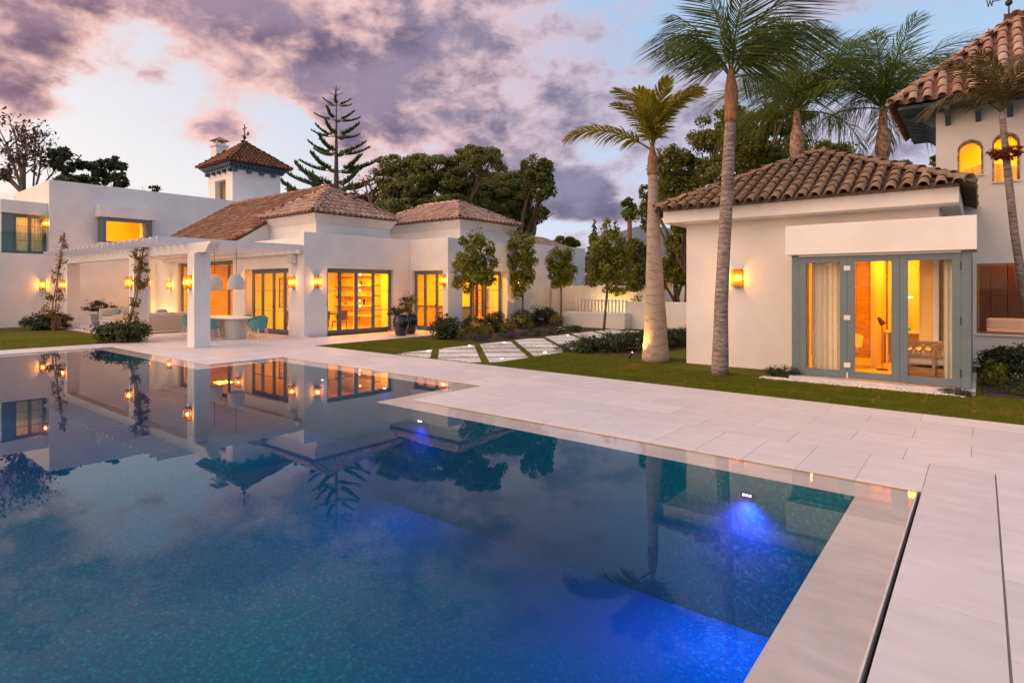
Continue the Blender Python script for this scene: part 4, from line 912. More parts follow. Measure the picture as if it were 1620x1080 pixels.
# ================================================================ garden walls, gate, far things
def gwall(r, label, z0=0.):
    o = MB().box(*r).build('garden_wall', 'stucco', bevel=.012); tag(o, label, 'wall')
gwall((-15.1, -11.9, 22.45, 23.0, -.05, .66), 'low white bench wall beside the end of the slab path')
gwall((-12.1, -5.6, 23.05, 23.35, -.05, 1.17), 'long white garden wall behind the bottle trunk palm')
gwall((-18.5, -12.75, 26.4, 26.8, -.05, 1.88), 'tall white wall stub behind the slatted gate')
gt = thing('slatted_gate', (-14.5, 25.2, 0), 'white gate of upright slats lit warm from below, between white walls', 'gate')
MB().box(-16.2, -13.2, 25.18, 25.22, .5, .56).build('rail', 'white_wood', gt); MB().box(-16.2, -13.2, 25.18, 25.22, 1.10, 1.15).build('rail', 'white_wood', gt)
sm_ = bpy.data.meshes.new('slat'); q = MB().box(-.045, .045, -.02, .02, 0, .72); sm_.from_pydata(q.v, [], q.f); sm_.materials.append(M['white_wood'])
for i in range(16): put('slat', sm_, gt, (-16.1 + i * .19, 25.155, .47))
MB().box(-16.2, -12.9, 25.0, 25.5, -.05, .46).build('plinth', 'stucco', gt)
gl_ = thing('floor_light', (-14.6, 25.9, .1), 'warm floor light washing the slatted gate from behind', 'lamp')
MB().box(-15.6, -13.4, 25.88, 25.96, .48, .52).build('light_strip', 'spot_em', gl_)
area('lamp', gl_, (-14.5, 25.85, .56), 2.2, .15, 14, (1, .55, .18), (R(180), 0, 0))
# far houses and hill
def far_house(x, y, w_, d_, h_, label, roof='tile_dark'):
    t = thing('far_house', (x, y, 0), label, 'house', 'houses far behind the garden')
    wallgrid('y', y, y + .3, x - w_ / 2, x + w_ / 2, 0, h_, [(x - w_ * .3, x - w_ * .1, h_ * .4, h_ * .75), (x + w_ * .1, x + w_ * .3, h_ * .4, h_ * .75)]).build('wall', 'stucco', t)
    MB().box(x - w_ / 2, x + w_ / 2, y + .31, y + d_, 0, h_).build('house_body', 'int_wall', t)
    MB().add([(x - w_ * .56, y - .4, h_), (x + w_ * .56, y - .4, h_), (x + w_ * .56, y + d_ + .4, h_), (x - w_ * .56, y + d_ + .4, h_), (x - w_ * .2, y + d_ / 2, h_ + 1.4), (x + w_ * .2, y + d_ / 2, h_ + 1.4)], [(0, 1, 5, 4), (1, 2, 5), (2, 3, 4, 5), (3, 0, 4), (3, 2, 1, 0)]).build('roof', roof, t)
p = at(938, 454, 66); far_house(p.x, p.y, 9, 7, 4.2, 'small far white house with a red roof left of the cypress')
p = at(1020, 454, 72); far_house(p.x, p.y, 12, 7, 3.6, 'low far white house half hidden behind the garden trees')
def hillmesh():
    m = MB()
    def fn(u, v):
        a = R(-60 + 120 * u); d = 420 + 260 * v; p = (RT * math.sin(a) + FW * math.cos(a)) * d
        h = (26 + 16 * math.sin(u * 9 + 1) + 9 * math.sin(u * 23) + 24 * math.exp(-((u - .60) / .05) ** 2)) * math.sin(math.pi * min(1, v + .02)) 
        return (p.x, p.y, -3 + max(0, h))
    return m.sheet(fn, 90, 8)
structure(hillmesh(), 'hill', 'hill')

# ================================================================ lanterns
def lantern(x, y, z, nx, ny, label, e=9., h=.40, w_=.20):
    """box lantern on a wall; (nx, ny) points away from the wall"""
    t = thing('wall_lantern', (x, y, z), label, 'wall lantern', 'brass wall lanterns')
    tx, ty = -ny, nx
    def bx(m, d0, d1, s0, s1, z0, z1):
        xs_ = [x + nx * d0 + tx * s0, x + nx * d1 + tx * s1]; ys_ = [y + ny * d0 + ty * s0, y + ny * d1 + ty * s1]
        return m.box(min(xs_), max(xs_), min(ys_), max(ys_), z + z0, z + z1)
    hw = w_ / 2; hh = h / 2
    bx(MB(), .002, .016, -hw, hw, -hh, hh).build('back_plate', 'brass', t)
    m = MB()
    for s in (-hw, hw - .014): bx(m, .15, .164, s, s + .014, -hh + .02, hh - .02); 
    bx(m, .016, .166, -hw, hw, hh - .02, hh); bx(m, .016, .166, -hw, hw, -hh, -hh + .02); m.build('frame', 'brass', t)
    m = MB(); bx(m, .156, .159, -hw + .014, hw - .014, -hh + .02, hh - .02); m.build('front_pane', 'amber', t)
    for s in (-hw + .003, hw - .006): bx(MB(), .016, .15, s, s + .003, -hh + .02, hh - .02).build('side_pane', 'amber', t)
    m = MB(); bx(m, .07, .10, -.015, .015, -hh + .02, -.06); m.build('lamp_holder', 'brass', t)
    MB().ball((x + nx * .085, y + ny * .085, z + .0), .034, 10, 1.5).build('bulb', 'bulb', t, smooth=True)
    d = bpy.data.lights.new('lamp', 'POINT'); d.energy = e * 1.3; d.color = (1, .48, .09); d.shadow_soft_size = .035
    o = bpy.data.objects.new('lamp', d); COL.objects.link(o); o.parent = t; o.location = (nx * .085, ny * .085, .0)
lantern(-18.878, 12.05, 2.0, 1, 0, 'brass box lantern left of the big doors on the villa pool side, at the corner')
lantern(-19.55, 11.54, 1.97, 0, -1, 'brass box lantern right of the terrace folding doors, under the white speaker')
lantern(-23.62, 11.54, 2.04, 0, -1, 'brass box lantern on the terrace wall behind the hanging pendants')
lantern(-30.5, 11.54, 1.9, 0, -1, 'brass box lantern on the glowing terrace wall behind the long sofa', 16)
lantern(-32.5, 11.298, 2.0, 0, -1, 'brass box lantern on the pilaster half hidden by the vine pillar', 10)
lantern(-18.36, 7.478, 1.95, 0, -1, 'brass box lantern on the pergola pillar closest to the dining table')
lantern(-23.16, 7.478, 1.95, 0, -1, 'brass box lantern on the pergola pillar with the leaning vine')
lantern(-31.02, 7.478, 1.9, 0, -1, 'brass box lantern on the left pergola pillar beside the thin climber')
lantern(-33.998, 7.35, 1.9, 1, 0, 'brass box lantern on the low white wall behind the thin climber', 14)
lantern(-34.22, 7.598, 4.78, 0, -1, 'brass box lantern upstairs beside the curtained door', 9)
lantern(-16.8, 16.498, 2.08, 0, -1, 'brass box lantern left of the first slim tree at the villa corner')
lantern(-18.598, 23.6, 2.08, 1, 0, 'brass box lantern shining through the second slim tree', 9)
lantern(-4.29, 13.498, 2.0, 0, -1, 'brass box lantern alone on the pavilion wall', 7)
sp = thing('wall_speaker', (-19.5, 11.4, 2.66), 'small white loudspeaker under the pergola end above a lantern', 'speaker')
MB().box(-19.66, -19.34, 11.34, 11.52, 2.66, 2.96).build('cabinet', 'white', sp, bevel=.012); MB().box(-19.64, -19.36, 11.328, 11.339, 2.68, 2.94).build('grille', 'rattan', sp); MB().box(-19.54, -19.46, 11.52, 11.54, 2.75, 2.87).build('bracket', 'black', sp)

# ================================================================ terrace furniture
def cyl_leg(m, a, b, r0=.016, r1=.012): return m.tube([a, b], [r0, r1], 6)
tb = thing('dining_table', (-20.9, 9.75, 0), 'oval white dining table on a broad tapered terrazzo foot under the pergola', 'table')
MB().lathe([(.30, 0), (.31, .04), (.38, .69), (.38, .70)], (-20.25, 9.75, 0), 24).build('table_foot', 'terrazzo', tb, smooth=False); MB().lathe([(.30, 0), (.31, .04), (.38, .69), (.38, .70)], (-21.6, 9.75, 0), 24).build('table_foot', 'terrazzo', tb)
MB().lathe([(.98, .701), (1.0, .715), (1.0, .735), (.98, .75), (.0001, .75)], (-20.9, 9.75, 0), 40, 1.38, .62).build('table_top', 'white', tb)
def tub_chair(loc, rz, label, first=[None]):
    if first[0] is None:
        t = thing('dining_chair', (0, 0, 0), label, 'chair', 'turquoise chairs round the dining table'); first[0] = t
        m = MB(); N_ = 22
        def fn(u, v):
            a = R(-20 + 220 * u); hgt = .20 + .17 * math.sin(math.pi * u) ** .7; r = .27 + .045 * v
            return (r * math.cos(a), r * math.sin(a) * 1.0, .40 + hgt * v)
        def fo(u, v):
            x, y, z = fn(u, v); return (x * 1.09, y * 1.09, z)
        m.sheet(fn, N_, 5); m.sheet(fo, N_, 5); k = N_ + 1
        m.add([fn(i / N_, 1) for i in range(k)] + [fo(i / N_, 1) for i in range(k)], [(i, i + 1, k + i + 1, k + i) for i in range(N_)])
        m.build('shell_back', 'turq', t, smooth=True)
        MB().lathe([(.05, .36), (.25, .385), (.285, .42), (.27, .45), (.0001, .455)], (0, 0, 0), 20).build('seat', 'turq', t, smooth=True)
        for sx in (-1, 1):
            for sy in (-1, 1): cyl_leg(MB(), (.19 * sx, .19 * sy, .40), (.25 * sx, .25 * sy, 0)).build('leg', 'white', t)
    else: t = copy_tree(first[0])
    t.location = loc; t.rotation_euler = (0, 0, rz); t['label'] = label
tub_chair((-20.45, 8.95, 0), R(180), 'turquoise tub chair with its back to the pool, right of the dining pillar')
tub_chair((-21.5, 8.92, 0), R(186), 'turquoise tub chair mostly behind the dining pillar')
tub_chair((-22.75, 9.35, 0), R(110), 'turquoise tub chair at the left end of the dining table, by the long sofa')
tub_chair((-19.30, 10.05, 0), R(-70), 'turquoise tub chair at the right end of the dining table, in front of the doors')
tub_chair((-20.5, 10.62, 0), R(4), 'turquoise tub chair on the house side of the table, right of the table foot')
tub_chair((-21.6, 10.62, 0), R(-6), 'turquoise tub chair on the house side of the table, seen beside the pillar')
def pendant(x, y, z, zt, label):
    t = thing('pendant_lamp', (x, y, z), label, 'pendant lamp', 'woven dome pendants above the dining table')
    prof = [(.27, 0), (.275, .06), (.27, .2), (.24, .34), (.18, .45), (.10, .52), (.03, .54)]; m = MB(); m.lathe(prof, (x, y, z), 28); m.f = [f for f in m.f if len(f) == 4]
    m2 = MB(); m2.lathe([(r - .012, q) for r, q in prof], (x, y, z), 28); m.add(m2.v, [f[::-1] for f in m2.f if len(f) == 4]); m.build('lamp_shade', 'rattan', t, smooth=True)
    MB().tube([(x, y, z + .53), (x, y, zt)], .008, 5).build('cord', 'black', t); MB().ball((x, y, z + .3), .05, 10).build('bulb', 'wax', t)
pendant(-19.6, 9.45, 1.72, 3.13, 'white woven dome pendant over the right end of the dining table')
pendant(-21.2, 9.45, 1.70, 3.13, 'white woven dome pendant half hidden by the dining pillar')
sf = thing('sofa', (-25.2, 9.6, 0), 'long beige sofa seen from behind between the pergola pillars', 'sofa')
MB().box(-25.9, -25.0, 8.45, 11.0, .03, .09).build('plinth', 'white_wood', sf); MB().box(-25.18, -25.0, 8.45, 11.0, .09, .70).build('backrest', 'beige', sf, bevel=.03); MB().box(-25.95, -25.19, 8.66, 10.8, .09, .34).build('seat_base', 'beige', sf, bevel=.03)
for y0, y1 in ((8.45, 8.65), (10.81, 11.0)): MB().box(-25.95, -25.19, y0, y1, .09, .58).build('armrest', 'beige', sf, bevel=.03)
for k, (y0, y1) in enumerate(((8.67, 9.72), (9.74, 10.79))): MB().box(-25.93, -25.4, y0, y1, .341, .46).build('seat_cushion', 'cream', sf, bevel=.04); MB().box(-25.4, -25.19, y0, y1, .461, .80).build('back_cushion', 'cream', sf, bevel=.06)
tag(MB().ball((0, 0, 0), .2, 12, .5).build('blanket', 'pot_blue', org=(0, 0, 0)), 'grey blue folded blanket on the back of the long sofa', 'blanket').location = (-25.45, 9.3, .83)
s2 = thing('sofa', (-29.5, 9.3, 0), 'pale armchair sofa with patterned cushions beside the planter', 'sofa')
MB().box(-30.4, -28.5, 8.55, 9.6, .06, .38).build('seat_base', 'white_wood', s2, bevel=.02); MB().box(-30.4, -30.2, 8.55, 9.6, .381, .85).build('armrest', 'cream', s2, bevel=.04); MB().box(-28.7, -28.5, 8.55, 9.6, .381, .62).build('armrest', 'cream', s2, bevel=.04)
MB().box(-30.19, -28.71, 9.38, 9.6, .381, .88).build('backrest', 'cream', s2, bevel=.04); MB().box(-30.19, -28.71, 8.58, 9.37, .381, .5).build('seat_cushion', 'cream', s2, bevel=.04)
for i, x in enumerate((-29.9, -29.5, -29.05)):
    o = MB().box(-.22, .22, -.07, .07, -.2, .2).build('cushion', ('cush', 'beige', 'cush')[i], org=(0, 0, 0), bevel=.06); o.location = (x, 9.26, .72); o.rotation_euler = (R(-18), R((-8, 5, 12)[i]), 0)
    tag(o, ('patterned grey cushion at the left end of the pale sofa', 'plain beige cushion between two patterned ones on the pale sofa', 'patterned grey cushion at the right end of the pale sofa')[i], 'cushion')
o = MB().box(-.18, .18, -.06, .06, -.17, .17).build('cushion', 'turq', org=(0, 0, 0), bevel=.05); o.location = (-28.85, 8.8, .68); o.rotation_euler = (R(-25), 0, 0); tag(o, 'teal cushion at the front of the pale sofa', 'cushion')
# pots
def stems(t, z, n_, r, h, mt='bark', seed=1):
    m = MB(); rr = random.Random(seed); x, y, _ = ORG[t]
    for i in range(n_):
        a = rr.uniform(0, 6.28); q = rr.uniform(.3, 1) * r; m.tube([(x + .03 * math.cos(a), y + .03 * math.sin(a), z), (x + q * math.cos(a), y + q * math.sin(a), z + h * rr.uniform(.6, 1))], [.008, .003], 4)
    m.build('stems', mt, t)
def pot_plant(x, y, prof, mt, leaf, cl, n_, size, label, flower=None, seed=1):
    t = thing('potted_plant', (x, y, 0), label, 'potted plant')
    MB().lathe(prof, (x, y, 0), 24).build('pot', mt, t, smooth=True)
    MB().lathe([(.0001, prof[-1][1] - .05), (prof[-1][0] - .02, prof[-1][1] - .05)], (x, y, 0), 20).build('soil', 'soil', t)
    link('foliage', leaf_mesh('foliage', cl, n_, size, leaf, seed), None, t)
    if flower: link('flowers', leaf_mesh('flowers', [(a, b, c + .1, d * 1.05, e * 1.05, f) for a, b, c, d, e, f in cl], n_ // 4, size * .6, flower, seed + 5), None, t)
    stems(t, prof[-1][1] - .05, 9, .25, .5, seed=seed)
tall = [(.17, 0), (.2, .02), (.27, .3), (.30, .5), (.27, .68), (.25, .72), (.275, .74), (.275, .76), (.24, .77)]
pot_plant(-16.75, 14.2, tall, 'pot_dark', 'leaf_dark', [(0, 0, .98, .40, .40, .26), (-.1, -.2, .9, .36, .3, .2), (.15, .1, 1.25, .25, .25, .3)], 900, .075, 'dark glazed pot with a purple flowering plant, the left of two by the doors', 'petal_m', 3)
pot_plant(-17.1, 14.95, tall, 'pot_dark', 'leaf_citrus', [(0, 0, 1.05, .42, .42, .34), (.15, 0, 1.3, .3, .3, .3)], 900, .075, 'dark glazed pot with a taller green plant, the right of two by the doors', 'leaf_brown', 4)
pot_plant(-32.9, 9.3, [(.26, 0), (.30, .03), (.33, .22), (.34, .24), (.37, .45), (.40, .5), (.36, .51)], 'pot_blue', 'leaf_dark', [(0, 0, .82, .62, .62, .26), (.2, -.2, .98, .45, .45, .2)], 1100, .1, 'wide blue grey pot with a bushy dark red plant on the terrace', 'leaf_brown', 5)

# ================================================================ inside the villa
din = thing('indoor_table', (-20.6, 13.0, 0), 'dark dining table behind the left panes of the corner doors', 'table')
MB().box(-21.4, -19.9, 12.2, 14.0, .72, .76).build('table_top', 'dkwood', din)
for x in (-21.2, -20.1):
    for y in (12.4, 13.8): MB().box(x - .035, x + .035, y - .035, y + .035, .02, .72).build('leg', 'dkwood', din)
def chair2(loc, rz, label, first=[None]):
    if first[0] is None:
        t = thing('indoor_chair', (0, 0, 0), label, 'chair', 'wooden dining chairs inside the villa'); first[0] = t
        MB().box(-.22, .22, -.22, .22, .43, .48).build('seat', 'wood', t, bevel=.02)
        MB().sheet(lambda u, v: (-.22 + .44 * u, .2 + .06 * math.sin(math.pi * u) + .04 * v, .5 + .38 * v), 10, 3).build('backrest', 'wood', t, smooth=True)
        for sx in (-1, 1):
            for sy in (-1, 1): cyl_leg(MB(), (.18 * sx, .18 * sy, .43), (.22 * sx, .22 * sy, .02), .022, .015).build('leg', 'wood', t)
    else: t = copy_tree(first[0])
    t.location = loc; t.rotation_euler = (0, 0, rz); t['label'] = label
for i, (x, y, a) in enumerate(((-19.65, 12.75, -90), (-19.65, 13.55, -90), (-21.65, 12.8, 90), (-21.65, 13.5, 90))):
    chair2((x, y, 0), R(a), 'wooden dining chair ' + ('close to the left pane of the corner doors', 'close to the second pane of the corner doors', 'across the indoor table behind the left pane', 'across the indoor table behind the second pane')[i])
hd = thing('pendant_lamp', (-21.6, 12.6, 2.05), 'dark half dome pendant above the indoor dining table', 'pendant lamp')
MB().lathe([(.55, 0), (.53, .12), (.43, .27), (.25, .38), (.04, .42)], (-21.6, 13.1, 1.95), 28).build('lamp_shade', 'dkwood', hd, smooth=True); MB().tube([(-21.6, 13.1, 2.36), (-21.6, 13.1, 2.97)], .01, 5).build('cord', 'black', hd)
shv = thing('shelf_unit', (-22.6, 16.1, 0), 'white shelves with bright back light deep in the corner room', 'shelf')
for z in (.5, .95, 1.4, 1.85, 2.3): MB().box(-23.6, -20.6, 15.95, 16.29, z, z + .04).build('shelf', 'int_wall', shv)
for x in (-23.6, -22.1, -20.64): MB().box(x, x + .04, 15.96, 16.29, .02, 2.6).build('upright', 'int_wall', shv)
rr = random.Random(4)
for x, z, h_, r_, mt, lb in ((-22.9, .99, .26, .07, 'wood', 'brown wooden vase on the second shelf from below'), (-22.4, 1.44, .2, .06, 'white', 'small white vase on the middle lit shelf'), (-21.7, 1.89, .24, .07, 'brass', 'brass vase on the upper lit shelf'),
                             (-21.2, 1.44, .18, .08, 'pot_blue', 'squat blue vase on the middle lit shelf'), (-21.5, .99, .28, .06, 'pot_dark', 'slim dark vase on the second shelf from below')):
    tag(MB().lathe([(.04, 0), (r_, h_ * .4), (.03, h_ * .9), (.035, h_)], (x, 16.1, z), 12).build('vase', mt, smooth=True), lb, 'vase', 'vases on the lit shelves')
wl = thing('chandelier', (-20.9, 15.3, 1.2), 'hanging cascade of small glowing globes behind the third pane of the corner doors', 'chandelier')
MB().tube([(-20.4, 15.0, 1.0), (-20.4, 15.0, 2.97)], .006, 5).build('stem', 'brass', wl)
for i in range(7):
    a = i * 2.1; MB().ball((-20.4 + .1 * math.cos(a), 15.0 + .1 * math.sin(a), 1.0 + i * .22), .05, 10).build('globe', 'wax', wl)
def framed(axis, c, a0, a1, z0, z1, label, mt='boot'):
    t = thing('wall_picture', (c, a0, z0) if axis == 'x' else (a0, c, z0), label, 'picture')
    m = MB(); pb(m, axis, c - .015, c + .015, a0, a0 + .03, z0, z1); pb(m, axis, c - .015, c + .015, a1 - .03, a1, z0, z1); pb(m, axis, c - .015, c + .015, a0 + .03, a1 - .03, z0, z0 + .03); pb(m, axis, c - .015, c + .015, a0 + .03, a1 - .03, z1 - .03, z1); m.build('frame', 'dkwood', t)
    m = MB(); pb(m, axis, c - .01, c + .005, a0 + .03, a1 - .03, z0 + .03, z1 - .03); m.build('picture', mt, t)
framed('y', 16.28, -26.5, -25.3, 1.0, 2.0, 'framed picture on the back wall behind the tall terrace window')
framed('x', -23.88, 13.4, 14.6, .9, 2.2, 'tall framed picture on the side wall of the corner room', 'cush')
sb = thing('sideboard', (-26.4, 15.9, 0), 'low wooden sideboard behind the tall terrace window', 'sideboard')
MB().box(-27.4, -25.2, 15.8, 16.25, .12, .78).build('cabinet', 'wood', sb); 
for i in range(4): MB().box(-27.38 + i * .55, -26.85 + i * .55, 15.78, 15.799, .15, .75).build('door', 'wood', sb)
for x in (-27.3, -25.3): MB().box(x - .03, x + .03, 15.85, 16.2, .02, .12).build('leg', 'black', sb)
def stool(x, y, label):
    t = thing('bar_stool', (x, y, 0), label, 'stool', 'dark bar stools behind the wing door')
    MB().lathe([(.18, .70), (.2, .74), (.0001, .75)], (x, y, 0), 16).build('seat', 'black', t)
    MB().sheet(lambda u, v: (x + .2 * math.cos(R(40 + 100 * u)), y + .2 * math.sin(R(40 + 100 * u)), .75 + .26 * v), 10, 2).build('backrest', 'black', t, smooth=True)
    for a in (45, 135, 225, 315): cyl_leg(MB(), (x + .12 * math.cos(R(a)), y + .12 * math.sin(R(a)), .70), (x + .2 * math.cos(R(a)), y + .2 * math.sin(R(a)), .022), .014, .012).build('leg', 'dkwood', t)
stool(-17.95, 17.5, 'dark bar stool behind the middle leaf of the wing door'); stool(-17.35, 17.6, 'dark bar stool behind the right leaf of the wing door')
ct = thing('kitchen_counter', (-19, 18.6, 0), 'pale kitchen counter in the wing room', 'counter')
MB().box(-20.5, -17.6, 18.3, 18.95, .022, .90).build('counter_body', 'int_wall', ct); MB().box(-20.55, -17.55, 18.2, 19.0, .901, .94).build('counter_top', 'dkwood', ct)
ws = thing('wine_rack', (-18.2, 20.2, 0), 'narrow dark rack with rungs behind the recessed window', 'rack')
for x in (-18.5, -18.1): MB().box(x - .02, x + .02, 20.2, 20.38, .4, 2.0).build('upright', 'dkwood', ws)
for i in range(14): MB().box(-18.48, -18.12, 20.22, 20.36, .45 + i * .11, .49 + i * .11).build('rung', 'dkwood', ws)

# ================================================================ garden lights
def spike(x, y, tx, ty, tz, e, label, ang=95, col=(1, .50, .12)):
    t = thing('spike_spotlight', (x, y, -.02), label, 'spotlight', 'small garden spotlights')
    p = Vector((x, y, .16)); d = (Vector((tx, ty, tz)) - p).normalized()
    MB().tube([(x, y, -.02), (x, y, .12)], .012, 6).build('spike', 'black', t); MB().tube([p - d * .08, p + d * .07], [.035, .042], 12).build('lamp_body', 'black', t); MB().tube([p + d * .071, p + d * .074], .034, 12).build('lens', 'spot_em', t)
    l = bpy.data.lights.new('lamp', 'SPOT'); l.energy = e; l.color = col; l.spot_size = R(ang); l.spot_blend = .6; l.shadow_soft_size = .03
    o = bpy.data.objects.new('lamp', l); COL.objects.link(o); o.parent = t; o.location = p + d * .09 - ORG[t]; o.rotation_euler = d.to_track_quat('-Z', 'Y').to_euler()
spike(-6.62, 12.78, -6.28, 13.28, .75, 60, 'small black spotlight on the lawn in front of the bottle trunk palm', 70)
spike(-13.7, 14.75, -13.98, 15.1, .7, 85, 'small spotlight at the foot of the first slim tree')
spike(-14.95, 19.35, -15.35, 19.68, .7, 100, 'small spotlight at the foot of the second slim tree')
spike(-15.5, 23.05, -15.9, 23.4, .7, 100, 'small spotlight at the foot of the third slim tree')
spike(-9.5, 16.6, -9.0, 16.2, .5, 40, 'small spotlight in the hedge left of the bottle trunk palm')
for i, (x, y) in enumerate(((-12.1, 11.25), (-12.15, 13.0), (-9.4, 11.25), (-12.1, 14.6), (-9.35, 13.05), (-12.0, 18.2))):
    t = thing('path_light', (x, y, 0), 'tiny round light flush in the slab path, ' + ('by its front left corner', 'left edge, second band of slabs', 'by its front right corner', 'left edge, third band of slabs', 'right edge, third band of slabs', 'far along its left edge')[i], 'path light', 'tiny lights set in the slab path')
    MB().lathe([(.05, -.003), (.05, .004), (.036, .006)], (x, y, 0), 14).build('ring', 'white', t); MB().lathe([(.036, .006), (.0001, .007)], (x, y, 0), 14).build('lens', 'bulb', t)
# pool lights under water
def pool_light(x, y, z, dx, dy, e, label, ang=150):
    t = thing('pool_light', (x, y, z), label, 'pool light', 'violet lights under the pool water')
    m = MB(); m.box(x - .06, x + .06, y - .03, y - .002, z - .02, z + .02) if dy else m.box(x - .002, x - .03, y - .06, y + .06, z - .02, z + .02); m.build('housing', 'black', t, bevel=.01)
    for k in (-.03, 0, .03): (MB().tube([(x + k, y - .031, z), (x + k, y - .036, z)], .011, 10) if dy else MB().tube([(x - .031, y + k, z), (x - .036, y + k, z)], .011, 10)).build('lens', 'pool_em', t)
    l = bpy.data.lights.new('lamp', 'SPOT'); l.energy = e; l.color = (1, .10, 1); l.spot_size = R(ang); l.spot_blend = 1; l.shadow_soft_size = .05
    o = bpy.data.objects.new('lamp', l); COL.objects.link(o); o.parent = t; d = Vector((dx, dy * .55, -.75)).normalized(); o.location = (dx * .05, dy * .05, -.015); o.rotation_euler = d.to_track_quat('-Z', 'Y').to_euler()
pool_light(-1.77, 5.86, -.22, 0, -1, 330, 'violet three lens pool light nearest to the pool corner')
pool_light(-6.45, 5.86, -.18, 0, -1, 80, 'violet three lens pool light at the foot of the inner pool corner')
pool_light(-9.4, 7.58, -.25, 0, -1, 22, 'violet pool light in the far bay, the right of two'); pool_light(-11.6, 7.58, -.3, 0, -1, 22, 'violet pool light in the far bay, the left of two')

t = thing('floor_light', (-30.2, 11.25, .02), 'warm floor light washing the terrace wall behind the long sofa', 'lamp')
MB().box(-31.9, -29.95, 11.22, 11.30, .005, .05).build('light_strip', 'spot_em', t)
area('lamp', t, (-30.9, 11.26, .09), 1.9, .1, 16, (1, .50, .08), (R(180 - 12), 0, 0))

# ================================================================ palms
def frond_mesh(L, th0, bend, npair, ll, lw, vee, droop, mt, seed, petiole=.16, plume=0.):
    """one palm leaf growing from the origin along +x; th0: start elevation, bend: how far it arches over"""
    g = np.random.default_rng(seed); ns = 14; x = z = 0.; pts = []; angs = []
    for i in range(ns + 1):
        t = i / ns; a = th0 - bend * t ** 1.4; pts.append((x, 0, z)); angs.append(a); x += L / ns * math.cos(a); z += L / ns * math.sin(a)
    m = MB(); m.tube(pts, [.022 * L / 2.2 * (1 - .85 * i / ns) + .002 for i in range(ns + 1)], 5)
    P = np.array(pts)
    for i in range(npair):
        t = petiole + (1 - petiole) * (i + .5) / npair; f = t * ns; k = min(ns - 1, int(f)); p = P[k] + (P[k + 1] - P[k]) * (f - k); a = angs[k] + (angs[k + 1] - angs[k]) * (f - k)
        tv = np.array([math.cos(a), 0, math.sin(a)]); nv = np.array([-math.sin(a), 0, math.cos(a)])
        l = ll * (math.sin(math.pi * min(1, .12 + .88 * t)) ** .5 * .8 + .28) * (1 if t < .9 else .8)
        for sgn in (-1, 1):
            fwd = .35 + .55 * t; v_ = vee + g.normal() * (.10 + plume)
            d = np.array([0, sgn, 0]) * math.cos(v_) + nv * math.sin(v_) + tv * fwd + g.normal(size=3) * .05; d /= np.linalg.norm(d)
            q0 = p + tv * g.uniform(-.02, .02); wv = np.cross(d, nv); wv /= np.linalg.norm(wv) + 1e-6
            dr = droop * g.uniform(.7, 1.3); q1 = q0 + d * l * .45 + np.array([0, 0, -dr * l * .12]); q2 = q1 + d * l * .35 + np.array([0, 0, -dr * l * .30]); q3 = q2 + d * l * .15 + np.array([0, 0, -dr * l * .32])
            w_ = lw * g.uniform(.8, 1.2)
            m.add([q0 - wv * w_ * .3, q0 + wv * w_ * .3, q1 + wv * w_ * .5, q1 - wv * w_ * .5, q2 + wv * w_ * .38, q2 - wv * w_ * .38, q3], [(0, 1, 2, 3), (3, 2, 4, 5), (5, 4, 6)])
    me = bpy.data.meshes.new('frond'); me.from_pydata([tuple(v) for v in m.v], [], m.f); me.materials.append(M[mt]); return me
def trunk(t, pts, rad, mt, name='trunk', n=14, sub=6):
    P = []; Q = []
    for i in range(len(pts) - 1):
        for j in range(sub):
            u = j / sub; P.append(Vector(pts[i]).lerp(Vector(pts[i + 1]), u)); Q.append(rad[i] + (rad[i + 1] - rad[i]) * (u * u * (3 - 2 * u)))
    P.append(Vector(pts[-1])); Q.append(rad[-1])
    return MB().tube(P, Q, n).build(name, mt, t, smooth=True)
def crown(t, c, meshes, items):
    for k, (az_, pitch, s, roll) in zip([i % len(meshes) for i in range(len(items))], items):
        k = az_[1] if isinstance(az_, tuple) else k; a = az_[0] if isinstance(az_, tuple) else az_
        M_ = Matrix.Rotation(R(a), 3, 'Z') @ Matrix.Rotation(-R(pitch), 3, 'Y') @ Matrix.Rotation(R(roll), 3, 'X')
        o = bpy.data.objects.new('frond', meshes[k]); COL.objects.link(o); o.parent = t
        o.matrix_basis = Matrix.Translation(Vector(c) - ORG[t]) @ M_.to_4x4() @ Matrix.Scale(s, 4)
HD = math.degrees(HEAD)                                # azimuth of the camera's right-hand direction
# bottle trunk palm on the lawn
b = at(1037, 570, 14.25); b.z = -.02
t = thing('bottle_palm', b, 'palm with a thick pale bottle trunk and bright yellow green fronds on the lawn', 'palm tree')
zc = lambda py, d: H + (CY - py) / F * d
trunk(t, [b, b + Vector((0, 0, .8)), (b.x - .02, b.y, 1.9), (b.x - .05, b.y, 3.0), (b.x - .06, b.y, 4.2), (b.x - .07, b.y, 4.62)], [.33, .275, .215, .165, .125, .115], 'royal', n=20, sub=7)
trunk(t, [(b.x - .07, b.y, 4.55), (b.x - .08, b.y, 4.9), (b.x - .08, b.y, 5.25)], [.135, .12, .06], 'sheath', 'crown_shaft')
fm = [frond_mesh(2.35, R(10), R(66), 58, .55, .05, .45, .9, 'palm_a', 21), frond_mesh(2.2, R(18), R(74), 58, .55, .05, .5, .9, 'palm_a', 22), frond_mesh(1.8, R(5), R(40), 50, .48, .045, .65, .6, 'palm_a', 23)]
